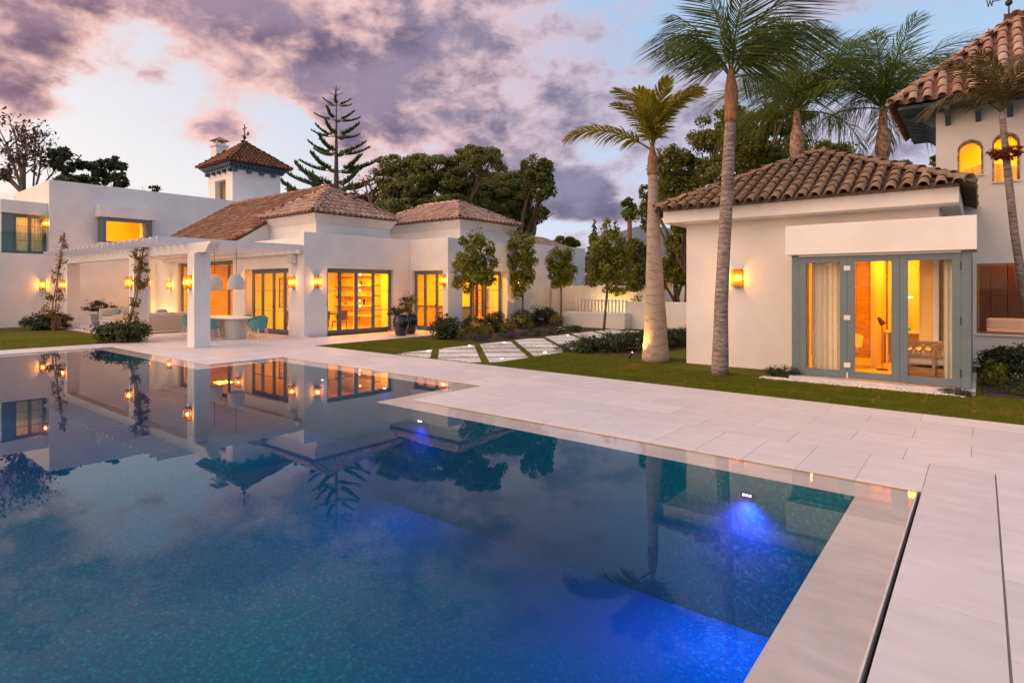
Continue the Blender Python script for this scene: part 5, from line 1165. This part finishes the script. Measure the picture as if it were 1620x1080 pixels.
crown(t, (b.x - .08, b.y, 5.15), fm, [((HD + 178, 0), 24, .95, 8), ((HD + 3, 1), 60, .92, -10), ((HD + 165, 1), 70, .86, 10), ((HD + 95, 2), 84, .95, 0), ((HD - 62, 2), 80, .95, 0), ((HD + 195, 0), 62, .66, 0), ((HD + 28, 2), 72, .95, 0),
    ((HD - 30, 0), 66, .78, -10), ((HD + 225, 2), 74, .85, 0), ((HD + 130, 1), 78, .8, 0)])
# slim ringed palm in front of the pavilion
b = at(1139, 592, 12.0); b.z = -.02; P = [b] + [at(px, py, 12.0) for px, py in ((1141, 480), (1145, 400), (1150, 310), (1154, 225), (1156, 185))]
t = thing('slim_palm', b, 'tall slim palm with a ringed grey trunk in front of the pavilion', 'palm tree')
trunk(t, P, [.17, .135, .125, .125, .115, .105], 'ringed', n=16, sub=8)
trunk(t, [P[-1] - Vector((0, 0, .1)), at(1157, 150, 12), at(1156, 110, 12)], [.125, .135, .07], 'sheath', 'crown_shaft')
fm = [frond_mesh(2.9, R(5), R(80), 58, .80, .032, -.12, 1.9, 'palm_b', 31), frond_mesh(2.8, R(5), R(60), 58, .82, .032, -.08, 1.9, 'palm_b', 32), frond_mesh(2.6, R(0), R(35), 52, .72, .03, .05, 1.5, 'palm_b', 33)]
crown(t, at(1157, 125, 12), fm, [((HD + 176, 0), 58, .66, 0), ((HD + 196, 1), 40, .60, 0), ((HD + 158, 2), 66, .74, 5), ((HD - 6, 1), 52, .76, 0), ((HD + 18, 0), 64, .8, 0), ((HD - 28, 0), 44, .72, 0), ((HD + 4, 0), 14, .46, 0), ((HD + 100, 2), 80, .8, 0), ((HD - 90, 1), 76, .75, 0),
    ((HD - 60, 0), 62, .72, 0), ((HD + 130, 1), 62, .72, 0), ((HD + 215, 2), 74, .76, 0), ((HD + 45, 2), 78, .8, 0)])
# two queen palms behind the pavilion
fq = [frond_mesh(3.9, R(0), R(100), 66, .85, .028, .25, 1.5, 'palm_c', 41, plume=.5), frond_mesh(3.7, R(5), R(75), 66, .85, .028, .3, 1.4, 'palm_c', 42, plume=.5), frond_mesh(3.4, R(0), R(45), 60, .75, .028, .4, 1.2, 'palm_c', 43, plume=.5)]
for px, d, pyc, label, sd, sc0 in ((1261, 20.5, 178, 'feathery palm behind the pavilion roof ridge, just right of the slim palm', 3, 1.0), (1397, 20.5, 172, 'feathery palm rising behind the right half of the pavilion roof', 4, .95)):
    b = at(px, 540, d); b.z = -.05; t = thing('feathery_palm', b, label, 'palm tree', 'feathery palms behind the pavilion')
    zb = zc(250, d); zt = zc(pyc, d)
    trunk(t, [b, (b.x, b.y, 2.5), (b.x, b.y, zb)], [.2, .165, .155], 'sheath', n=14)
    trunk(t, [(b.x, b.y, zb - .1), (b.x, b.y, zb + .3), (b.x, b.y, zb + .75), (b.x, b.y, zb + 1.15), (b.x, b.y, zt + .3)], [.165, .25, .22, .14, .10], 'boot', 'crown_boot', n=16)
    r2 = random.Random(sd); its = []
    for i in range(26):
        its.append(((HD + i * 137.5, i % 3), (20 + 62 * (i / 26) ** .8) if i > 3 else (5 + i * 6), sc0 * r2.uniform(.72, 1.0), r2.uniform(-15, 15)))
    crown(t, (b.x, b.y, zt), fq, its)
# young palm by the corner house
b = Vector((.86, 14.3, 0)); b.z = -.02; P = [Vector((.86, 14.3, 0)), at(1640, 545, 11.1), at(1621, 470, 11.1), at(1605, 370, 11.1), at(1594, 270, 11.1), at(1585, 178, 11.1)]
t = thing('young_palm', P[0], 'thin leaning palm in front of the arched windows with a few brown fronds', 'palm tree')
trunk(t, P, [.085, .075, .07, .065, .06, .05], 'ringed', n=12, sub=7)
fy_ = [frond_mesh(1.75, R(10), R(110), 40, .42, .03, .15, 1.2, 'palm_d', 51), frond_mesh(1.6, R(10), R(60), 38, .42, .03, .3, 1.0, 'palm_d', 52)]
crown(t, P[-1], fy_, [((HD + 178, 0), 30, .95, 0), ((HD + 165, 1), 62, .9, 0), ((HD + 5, 1), 48, 1.0, 0), ((HD + 30, 1), 70, 1, 0), ((HD + 200, 1), 72, .8, 0), ((HD - 20, 0), 60, 1, 0), ((HD - 80, 1), 66, .8, 0), ((HD + 100, 1), 75, .9, 0)])
br = thing('bromeliad', at(1589, 245, 11.0), 'tuft of dark red bromeliad leaves growing on the thin leaning trunk', 'plant')
link('foliage', leaf_mesh('foliage', [(0, -.05, 0, .26, .22, .15), (.2, -.05, .08, .16, .1, .08)], 380, .13, 'leaf_red', 8, asp=.22), None, br)
# far fan palm
b = at(996, 455, 40); b.z = 0; t = thing('fan_palm', b, 'far fan palm with a rust coloured trunk above the garden trees', 'palm tree')
trunk(t, [b, (b.x, b.y, 4), (b.x, b.y, zc(338, 40))], [.24, .19, .16], 'sheath', n=10)
link('foliage', leaf_mesh('foliage', [(0, 0, zc(328, 40), .62, .62, .6), (0, 0, zc(338, 40), .5, .5, .4)], 700, .5, 'palm_c', 9, sub=14, asp=.3), None, t)

# ================================================================ broadleaf trees
def limb_tree(t, base, tips, r0, mt='bark', fork=.45):
    m = MB(); b_ = Vector(base); rr = random.Random(len(tips))
    c = Vector((sum(p[0] for p in tips) / len(tips), sum(p[1] for p in tips) / len(tips), 0)); zmin = min(p[2] for p in tips)
    f_ = Vector((b_.x * .6 + c.x * .4, b_.y * .6 + c.y * .4, b_.z + (zmin - b_.z) * fork)); m.tube([b_, b_.lerp(f_, .5) + Vector((rr.uniform(-.1, .1), rr.uniform(-.1, .1), 0)) * r0 * 4, f_], [r0, r0 * .85, r0 * .75], 9)
    for p in tips:
        p = Vector(p); q = f_.lerp(p, .5) + Vector((rr.uniform(-1, 1), rr.uniform(-1, 1), rr.uniform(-.2, .8))) * (p - f_).length * .1
        m.tube([f_, q, p], [r0 * .5, r0 * .3, r0 * .08], 6)
        for k in range(3):
            e = p + Vector((rr.uniform(-1, 1), rr.uniform(-1, 1), rr.uniform(-.2, .5))) * min((p - f_).length * .2, r0 * 2.2); m.tube([q.lerp(p, .4 + .2 * k), e], [r0 * .18, r0 * .04], 5)
    m.build('trunk', mt, t)
def leafy_tree(name, label, cat, d, px0, clumps, n_, size, mt, seed, r0, group=None, dj=3., bark='bark', **kw):
    """crown given as clumps (photo px, py, half width, half height in px) at distance d, spread in depth"""
    rr = random.Random(seed); k = d / F; b_ = at(px0, CY, d); b_.z = -.1
    t = thing(name, b_, label, cat, group); cl = []
    for px, py, rx, ry in clumps:
        p = at(px, py, d) + FW * rr.uniform(-dj, dj) - b_
        cl.append((p.x, p.y, p.z, rx * k, max(rx * k * .9, 1.2 * r0), ry * k))
    limb_tree(t, b_, [(c[0] + b_.x, c[1] + b_.y, c[2] + b_.z) for c in cl], r0, bark)
    link('crown', leaf_mesh('crown', cl, n_, size, mt, seed, **kw), None, t); return t
leafy_tree('broad_tree', 'big dark spreading tree behind the villa roofs, its left and taller part', 'tree', 36, 668,
    [(640, 262, 42, 16), (604, 278, 18, 20), (614, 300, 22, 20), (688, 268, 40, 18), (742, 250, 28, 14), (770, 240, 24, 12), (655, 295, 50, 20), (715, 292, 48, 22), (640, 328, 42, 18), (700, 330, 50, 18), (765, 268, 38, 20), (745, 318, 40, 22), (770, 295, 40, 22), (600, 338, 24, 16), (665, 350, 40, 14)], 46000, .22, 'leaf_big', 61, .42, sub=34, subr=.34)
leafy_tree('broad_tree', 'big dark spreading tree behind the far villa roof, its right half hanging low', 'tree', 38, 812,
    [(805, 285, 40, 22), (846, 276, 26, 20), (840, 266, 24, 12), (850, 306, 24, 22), (805, 312, 45, 22), (820, 336, 42, 18), (852, 340, 16, 14), (785, 338, 40, 18), (862, 296, 12, 22), (835, 358, 16, 10), (780, 275, 30, 18)], 38000, .22, 'leaf_big', 62, .4, sub=34, subr=.34)
leafy_tree('olive_tree', 'wide bushy olive green tree behind the pavilion roof, left of the slim palm', 'tree', 26, 1090,
    [(1062, 268, 32, 30), (1112, 222, 36, 28), (1098, 255, 42, 34), (1075, 305, 40, 30), (1118, 290, 40, 26), (1045, 330, 24, 30), (1060, 352, 28, 24), (1135, 210, 26, 22), (1150, 262, 34, 30), (1030, 300, 14, 14)], 30000, .175, 'leaf_warm', 63, .3, sub=28, subr=.38)
leafy_tree('olive_tree', 'wide bushy olive green tree behind the pavilion roof, right of the slim palm', 'tree', 28, 1225,
    [(1190, 200, 34, 22), (1175, 232, 42, 26), (1232, 198, 40, 20), (1226, 228, 44, 24), (1170, 275, 36, 22), (1290, 215, 40, 26), (1330, 232, 40, 22), (1300, 248, 50, 14), (1360, 245, 22, 9), (1205, 190, 24, 14), (1262, 240, 34, 14)], 30000, .175, 'leaf_warm', 64, .3, sub=28, subr=.38)
leafy_tree('leafy_tree', 'dark leafy tree behind the top of the two storey wing', 'tree', 44, 150,
    [(100, 246, 22, 13), (118, 262, 22, 16), (150, 250, 20, 12), (142, 275, 32, 18), (168, 262, 18, 14), (182, 285, 22, 12), (203, 284, 12, 8), (92, 280, 12, 12), (214, 290, 8, 6), (160, 298, 40, 8)], 4200, .46, 'leaf_dark', 65, .3, sub=14, subr=.30)
leafy_tree('bushy_tree', 'low green tree behind the white garden wall, left of the bottle trunk', 'tree', 31, 1005,
    [(985, 425, 26, 26), (1005, 400, 22, 26), (975, 452, 30, 16), (1015, 440, 22, 26), (1005, 470, 26, 18)], 5200, .24, 'leaf_warm', 66, .2, sub=14)
leafy_tree('bushy_tree', 'low dark green tree behind the garden wall between the bottle trunk and the pavilion', 'tree', 30, 1070,
    [(1065, 385, 26, 26), (1080, 420, 24, 30), (1060, 440, 22, 26), (1078, 360, 18, 20)], 4200, .24, 'leaf_warm', 67, .2, sub=14)
leafy_tree('stone_pine', 'rounded far tree above the end of the villa roof', 'tree', 70, 900, [(893, 381, 20, 7), (908, 384, 12, 7), (880, 384, 12, 6)], 1600, .6, 'leaf_warm', 68, .3)
leafy_tree('hedge_tree', 'dark hedge mass in front of the far red roofed house', 'tree', 44, 935, [(930, 432, 22, 12), (945, 440, 26, 10), (925, 445, 18, 10), (960, 425, 18, 16)], 3000, .32, 'leaf_warm', 69, .25)
leafy_tree('green_tree', 'dark green tree peeping over the pavilion roof beside the corner house', 'tree', 36, 1466, [(1462, 250, 18, 8), (1472, 258, 20, 10)], 900, .3, 'leaf_warm', 70, .2)
# cypress
b = at(940, 454, 52); b.z = 0; t = thing('cypress', b, 'narrow dark cypress left of the big garden tree', 'cypress')
trunk(t, [b, (b.x, b.y, zc(360, 52))], [.25, .05], 'bark', n=8)
link('crown', leaf_mesh('crown', [(0, 0, zc(420 - 6 * i, 52), (1.15 - .10 * i) * .9, (1.15 - .10 * i) * .9, .7) for i in range(11)], 2600, .34, 'leaf_dark', 71, sub=12), None, t)
# Norfolk pine: whorls of upturned branches
b = at(532, CY, 45); b.z = 0; t = thing('norfolk_pine', b, 'tall tiered pine with upturned branches behind the villa roof', 'pine tree'); k = 45 / F
trunk(t, [b, (b.x, b.y, 6), (b.x, b.y, zc(136, 45))], [.42, .26, .03], 'bark', n=10)
def pine_branch(seed):
    g = np.random.default_rng(seed); m = MB(); pts = []
    for i in range(9): u = i / 8; pts.append((u, .03 * math.sin(u * 5 + seed), -.16 * u + .42 * u ** 2.0))
    m.tube(pts, [.014 * (1 - .7 * i / 8) for i in range(9)], 4)
    for c_ in range(19):
        uc = .28 + .72 * (c_ + g.uniform(0, .6)) / 19; sgn = -1 if c_ % 2 else 1
        for i in range(11):
            u = min(.999, uc + g.uniform(-.03, .03)); j = min(7, int(u * 8)); p = Vector(pts[j]).lerp(Vector(pts[j + 1]), u * 8 - j) + Vector((0, sgn * g.uniform(0, .07) * (1.2 - u), g.uniform(0, .02)))
            d = Vector((g.uniform(.1, .8), sgn * g.uniform(-.2, .9), g.uniform(.5, 1.1))).normalized(); l = .125 * (1.2 - .45 * u) * g.uniform(.6, 1.15); s = d.cross(Vector((.3, .2, 1))).normalized(); w_ = .0115
            for s_ in (s, d.cross(s)):
                a, c = p, p + d * l; q = p + d * l * .55
                m.add([a - s_ * w_ * .5, a + s_ * w_ * .5, q + s_ * w_, c, q - s_ * w_], [(0, 1, 2, 3, 4)])
    me = bpy.data.meshes.new('branch'); me.from_pydata([tuple(v) for v in m.v], [], m.f); me.materials.append(M['leaf_pine']); return me
pbm = [pine_branch(i) for i in range(4)]; r2 = random.Random(5)
for py, rad, kk in ((348, 98, 7), (322, 92, 7), (296, 80, 6), (270, 70, 6), (243, 62, 6), (216, 50, 6), (190, 40, 5), (166, 30, 5), (150, 15, 4), (142, 7, 4)):
    a0 = r2.uniform(0, 360)
    for i in range(kk):
        put('branch', pbm[r2.randrange(4)], t, (b.x, b.y, zc(py, 45)), (0, 0, R(a0 + i * 360 / kk + r2.uniform(-14, 14))), rad * k * r2.uniform(.72, 1.08))
# bare, thinly leaved trees
def bare_tree(d, px0, tips, r0, label, leaf, n_, seed, size=.3):
    b_ = at(px0, CY, d); b_.z = 0; t = thing('bare_tree', b_, label, 'tree'); m = MB(); rr = random.Random(seed); ends = []
    def grow(p, q, r, lv):
        mid = p.lerp(q, .5) + Vector((rr.uniform(-1, 1), rr.uniform(-1, 1), rr.uniform(-.3, 1))) * (q - p).length * .06
        m.tube([p, mid, q], [r, r * .75, r * .45], 6); ends.append(q)
        if lv:
            for i in range(4 if lv > 1 else 5):
                s = p.lerp(q, rr.uniform(.35, .98)); e = s + ((q - p).normalized() * .8 + Vector((rr.uniform(-1, 1), rr.uniform(-1, 1), rr.uniform(-.25, .8)))).normalized() * (q - p).length * rr.uniform(.28, .5); grow(s, e, r * .38, lv - 1)
    root = at(px0, tips[0][1], d); rp = [Vector((b_.x, b_.y, 0)), root]; m.tube(rp, [r0 * 1.2, r0], 8)
    for px, py in tips[1:]: grow(root, at(px, py, d) + FW * rr.uniform(-1.5, 1.5), r0 * .6, 2)
    m.build('trunk', 'bark_pale', t)
    link('crown', leaf_mesh('crown', [(e.x - b_.x, e.y - b_.y, e.z, .32, .32, .3) for e in ends], n_, size, leaf, seed, sub=3, subr=.8), None, t)
bare_tree(42, 38, [(0, 308), (22, 205), (-6, 228), (48, 228), (12, 268), (62, 262), (36, 232), (-10, 270)], .22, 'half bare tree with clusters of dry brown leaves at the left edge of the photo', 'leaf_brown', 1100, 81)
bare_tree(43, 52, [(0, 312), (76, 228), (92, 246), (70, 262), (60, 240)], .13, 'second half bare tree leaning right beside the leafy tree', 'leaf_brown', 420, 82)
bare_tree(37, 588, [(0, 330), (560, 300), (572, 285), (610, 300), (590, 290), (545, 312), (600, 310)], .13, 'bare branched tree between the tiered pine and the big dark tree', 'leaf_red', 260, 83, .22)
link_t = leafy_tree('flowering_bush', 'bush with reddish flowers just above the pink villa roof', 'bush', 36, 560, [(552, 306, 22, 6), (575, 308, 16, 6), (540, 312, 14, 6)], 900, .22, 'leaf_red', 84, .1)
# slim garden trees
def slim_tree(px, py, d, clumps, n_, label, seed, lean=0., size=.15):
    b_ = at(px, py, d); b_.z = -.02; t = thing('slim_tree', b_, label, 'tree', 'slim young trees along the slab path'); k = d / F; rr = random.Random(seed)
    cl = []
    for cx_, cy_, rx, ry in clumps:
        p = at(cx_, cy_, d) - b_; q = FW * rr.uniform(-.25, .25); cl.append((p.x + q.x, p.y + q.y, p.z, rx * k * 1.08, rx * k * 1.08, ry * k * 1.08))
    top = max(c[2] for c in cl); cx0 = sum(c[0] for c in cl) / len(cl); cy0 = sum(c[1] for c in cl) / len(cl); lo = min(c[2] - c[5] for c in cl)
    trunk(t, [b_, b_ + Vector((cx0 * .5 + .02, cy0 * .5, lo * .6)), b_ + Vector((cx0, cy0, lo)), b_ + Vector((cx0, cy0, top))], [.062, .052, .045, .015], 'bark', n=10)
    m = MB()
    for c in cl:
        for i in range(3): m.tube([b_ + Vector((cx0, cy0, lo + (c[2] - lo) * rr.uniform(.1, .7))), b_ + Vector((c[0] + rr.uniform(-.5, .5) * c[3], c[1] + rr.uniform(-.5, .5) * c[4], c[2] + rr.uniform(-.3, .7) * c[5]))], [.016, .004], 5)
    m.build('limbs', 'bark', t)
    link('crown', leaf_mesh('crown', cl, int(n_ * 1.9), size, 'leaf_citrus', seed, sub=20, subr=.42, flat=.7), None, t)
slim_tree(748, 533, 21.6, [(752, 398, 26, 26), (735, 418, 20, 22), (770, 420, 18, 18), (750, 432, 24, 20), (738, 448, 16, 14), (772, 438, 12, 12), (722, 446, 8, 10), (748, 385, 14, 14)], 2600, 'slim young tree with a round crown, first along the path by the villa corner', 91)
slim_tree(825, 520, 26.2, [(824, 380, 18, 16), (822, 400, 18, 20), (836, 408, 14, 16), (826, 425, 20, 20), (822, 446, 16, 16), (838, 436, 10, 14), (820, 462, 9, 9)], 2600, 'slim young tree with a tall narrow crown lit by a lantern, second along the path', 92)
slim_tree(887, 512, 29.5, [(890, 400, 16, 14), (882, 415, 18, 16), (895, 428, 16, 16), (884, 442, 16, 14), (876, 428, 10, 8), (900, 442, 8, 10)], 2100, 'slim young tree before the narrow side door, third along the path', 93)
slim_tree(955, 523, 24.0, [(966, 362, 14, 18), (958, 385, 24, 22), (975, 400, 22, 22), (950, 408, 20, 24), (965, 428, 26, 20), (945, 440, 16, 16), (985, 418, 14, 16), (940, 425, 12, 14)], 3000, 'slim young tree with the biggest, yellow tinged crown, across the path from the others', 94)
slim_tree(1079, 517, 26.0, [(1070, 380, 16, 20), (1076, 405, 18, 24), (1064, 420, 14, 18), (1072, 440, 14, 14)], 2300, 'slim young tree squeezed between the bottle trunk and the pavilion', 95)

# ================================================================ shrubs, hedges and border plants
def shrub(x, y, cl, n_, size, mt, label, name='shrub', group=None, seed=1, flower=None, cat='shrub', asp=.45):
    t = thing(name, (x, y, -.01), label, cat, group)
    link('foliage', leaf_mesh('foliage', cl, int(n_ * 1.9), size, mt, seed, sub=26, subr=.46, flat=.8, asp=asp), None, t)
    if flower: link('flowers', leaf_mesh('flowers', [(a, b_, c + .3 * f_z, d * 1.02, e * 1.02, f_z * .9) for a, b_, c, d, e, f_z in cl], max(60, n_ // 4), size * .7, flower, seed + 3, sub=16, asp=.8), None, t)
    stems(t, 0, 6, max(c[3] for c in cl) * .5, max(c[2] for c in cl) * .9, seed=seed)
    return t
shrub(-31.1, 6.9, [(-.3, -.3, .34, .75, .6, .36), (.4, .25, .34, .7, .5, .34), (0, 0, .4, .7, .6, .3)], 2000, .11, 'leaf_dark', 'clipped dark shrub at the foot of the thin climber on the left lawn', seed=1)
shrub(-22.0, 6.9, [(-.35, -.2, .30, .62, .6, .32), (.3, .15, .32, .65, .55, .34), (0, 0, .36, .6, .6, .3)], 3000, .095, 'leaf_dark', 'clipped dark shrub at the foot of the vine pillar beside the pool', seed=2)
# hedge by the bottle palm
for i, (x, y, s, lb) in enumerate(((-8.55, 14.0, .75, 'low end of the hedge where the slab path passes'), (-8.1, 14.6, 1.0, 'dark hedge shrub behind the low end shrub'), (-7.75, 15.3, 1.05, 'dark hedge shrub in the middle of the row'), (-7.5, 16.1, 1.05, 'dark hedge shrub just left of the bottle trunk'), (-7.4, 17.0, 1.05, 'dark hedge shrub right of the bottle trunk'), (-7.25, 17.9, 1.05, 'dark hedge shrub touching the pavilion corner'))):
    shrub(x, y, [(0, 0, .25 * s, .48 * s, .52, .27 * s), (.15, .2, .32 * s, .40, .43, .22 * s)], 1500, .075, 'leaf_dark', lb, 'hedge_shrub', 'hedge shrubs by the bottle trunk palm', 20 + i)
# border along the villa
bl = [(-15.0, 14.8, 1.0, 'leaf_dark', 'round dark shrub at the near end of the villa border'), (-14.6, 14.4, .8, 'leaf_dark', 'smaller dark shrub in front of the round one at the near end of the border'), (-15.2, 16.4, .85, 'leaf_dark', 'dark shrub under the recessed window in the border'),
      (-15.4, 18.0, .95, 'leaf_dark', 'dark shrub between the first and second slim trees'), (-15.8, 20.2, .95, 'leaf_dark', 'dark shrub just behind the second slim tree'), (-16.1, 21.6, 1.05, 'leaf_dark', 'tall dark shrub under the narrow side door'), (-16.3, 23.0, 1.0, 'leaf_dark', 'dark shrub at the far end of the villa border')]
for i, (x, y, s, mt, lb) in enumerate(bl): shrub(x, y, [(0, 0, .40 * s, .55 * s, .55 * s, .40 * s), (.1, -.1, .55 * s, .4 * s, .4 * s, .3 * s)], 1200, .09, mt, lb, 'border_shrub', 'dark shrubs in the villa border', 40 + i)
def tuft(x, y, h, label, seed, mt='leaf_tuft', n_=110):
    t = thing('grass_tuft', (x, y, -.01), label, 'ornamental grass', 'ornamental grass tufts'); g = np.random.default_rng(seed); V = []
    for i in range(n_):
        a = g.uniform(0, 6.28); d = np.array([math.cos(a), math.sin(a), 0]); s = np.array([-d[1], d[0], 0]) * .006; l = h * g.uniform(.6, 1.1); o_ = g.uniform(.1, .55)
        p0 = d * .05 * g.uniform(0, 1); p1 = p0 + d * l * o_ * .4 + np.array([0, 0, l * .6]); p2 = p1 + d * l * o_ * .7 + np.array([0, 0, l * .35 * (1 - o_)])
        V += [[p0 - s, p0 + s, p1 + s, p1 - s], [p1 - s, p1 + s, p2 + s * .2, p2 - s * .2]]
    link('blades', np_mesh('blades', np.array(V), mt), None, t)
for i, (x, y, h, lb) in enumerate(((-13.75, 14.25, .5, 'yellow grass tuft beside the first slim tree trunk'), (-13.6, 15.6, .5, 'yellow grass tuft in the border past the first slim tree'), (-13.9, 17.2, .5, 'yellow grass tuft midway along the border'), (-14.2, 18.8, .48, 'yellow grass tuft before the second slim tree'), (-14.5, 20.8, .5, 'yellow grass tuft past the second slim tree'), (-14.8, 22.6, .55, 'yellow grass tuft near the third slim tree'), (-9.0, 14.5, .55, 'upright yellow grass tuft at the hedge corner by the path'))):
    tuft(x, y, h, lb, 60 + i)
for i, (x, y, lb, fl) in enumerate(((-13.2, 14.6, 'violet flower cushion by the slab path, nearest of the row', 'petal_v'), (-13.0, 15.9, 'violet flower cushion by the slab path, second of the row', 'petal_v'), (-13.0, 17.3, 'violet flower cushion by the slab path, third of the row', 'petal_v'), (-13.0, 18.7, 'pale flower cushion far along the slab path', 'petal_w'), (-13.1, 20.2, 'violet flower cushion farthest along the slab path', 'petal_v'), (-9.1, 13.9, 'low blue green cushion plant at the tip of the hedge bed', 'petal_v'))):
    shrub(x, y, [(0, 0, .12, .42, .5, .13)], 420, .06, 'leaf_dark', lb, 'flower_cushion', None, 70 + i, fl, 'flowers')
for i, (x, y, lb) in enumerate(((-14.3, 15.7, 'reddish flowering plant behind the grass tufts near the first slim tree'), (-14.6, 17.8, 'reddish flowering plant midway in the villa border'), (-14.9, 21.7, 'reddish flowering plant near the third slim tree'))):
    shrub(x, y, [(0, 0, .3, .35, .4, .26)], 420, .07, 'leaf_citrus', lb, 'flowering_plant', None, 80 + i, 'petal_m', 'plant')
# climbers on the pergola pillars
def climber(pts, label, clumps, n_, seed, brown=0):
    t = thing('climber', pts[0], label, 'climbing plant'); m = MB(); rr = random.Random(seed); V_p = [Vector(p) for p in pts]
    for s in range(3):
        o_ = Vector((rr.uniform(-.04, .04), rr.uniform(-.04, .04), 0)); m.tube([p + o_ + Vector((rr.uniform(-.03, .03), rr.uniform(-.03, .03), 0)) for p in V_p], [.022 - .014 * i / len(V_p) for i in range(len(V_p))], 6)
    for i in range(34):
        k = rr.randrange(len(V_p) - 1); p = V_p[k].lerp(V_p[k + 1], rr.random()); m.tube([p, p + Vector((rr.uniform(-.35, .35), rr.uniform(-.35, .35), rr.uniform(-.1, .3)))], [.006, .002], 4)
    m.build('stem', 'bark_pale', t)
    link('foliage', leaf_mesh('foliage', [(a - V_p[0].x, b_ - V_p[0].y, c - V_p[0].z, d, e, f) for a, b_, c, d, e, f in clumps], int(n_ * 1.6), .10, 'leaf_vine', seed, sub=14, subr=.5), None, t)
P = [at(px, py, 23.2) for px, py in ((83, 522), (86, 480), (91, 440), (97, 400), (103, 368))]; P[0].z = 0
climber(P, 'thin bare climber with yellow leaves rising past the left pergola pillar', [(*at(px, py, 23.2), r, r, .35) for px, py, r in ((82, 490, .3), (88, 468, .32), (90, 440, .22), (95, 415, .2), (100, 385, .2), (84, 508, .2))], 620, 5)
P = [at(px, py, 19.6) for px, py in ((196, 534), (205, 505), (214, 470), (219, 435), (224, 400), (230, 372))]; P[0].z = 0
climber(P, 'leaning vine with yellow leaves on the middle pergola pillar', [(*at(px, py, 19.5), r, r, z_s) for px, py, r, z_s in ((208, 508, .22, .3), (214, 478, .18, .25), (222, 445, .25, .3), (224, 425, .25, .25), (220, 402, .22, .2), (228, 385, .16, .2))], 760, 6)
# bed at the far right
for i, (x, y, s, lb) in enumerate(((.35, 15.4, .9, 'dark shrub under the picture window, next to the blue door side'), (.95, 15.5, 1.0, 'dark shrub under the middle of the picture window'), (.75, 14.4, .7, 'dark shrub behind the white flowers'), (1.5, 15.0, 1.0, 'dark shrub at the right photo edge under the window'))):
    shrub(x, y, [(0, 0, .32 * s, .42, .42, .34 * s), (.1, .1, .45 * s, .3, .3, .2 * s)], 1500, .075, 'leaf_dark', lb, 'window_shrub', 'dark shrubs under the picture window', 100 + i)
shrub(.62, 13.7, [(0, 0, .14, .30, .22, .12), (.35, 0, .14, .25, .22, .1)], 520, .045, 'leaf_dark', 'low plant with small white flowers in the right bed', 'flowering_plant', None, 110, 'petal_w', 'flowers')
shrub(.18, 14.0, [(0, 0, .22, .18, .2, .2)], 160, .16, 'leaf_citrus', 'broad leaved plant beside the blue door side', 'leafy_plant', None, 111, None, 'plant', .5)
shrub(.55, 12.95, [(0, 0, .10, .4, .28, .1)], 900, .05, 'leaf_dark', 'low dark tuft at the front edge of the right bed', 'low_plant', None, 112, None, 'plant', .2)
shrub(-.35, 12.28, [(0, 0, .05, .26, .10, .06)], 420, .05, 'leaf_dark', 'low dark tuft on the pebbles before the right door post', 'low_plant', None, 113, None, 'plant', .2)
shrub(-3.05, 12.5, [(0, 0, .12, .34, .16, .12), (-.2, .05, .1, .2, .15, .1)], 900, .06, 'leaf_dark', 'dark feathery tuft at the foot of the left door post', 'low_plant', None, 114, None, 'plant', .2)
# pebbles along the pavilion step
g = np.random.default_rng(12); q = MB().ball((0, 0, 0), 1, 6, 1).v; base = MB(); base.ball((0, 0, 0), 1, 6, .6); bv = np.array(base.v); mb = MB()
for i in range(1500):
    x, y = (g.uniform(-3.45, -.2), g.uniform(12.12, 12.355)); r = g.uniform(.012, .024)
    if x > -.75 and g.uniform() < (x + .75) * 1.6: continue
    mb.add((bv * r * np.array([g.uniform(.8, 1.4), g.uniform(.8, 1.4), 1]) + np.array([x, y, -.012 + g.uniform(0, .012)])).tolist(), base.f)
mb.build('pebbles', 'pebble', smooth=True, kind='stuff', org=(0, 0, 0))
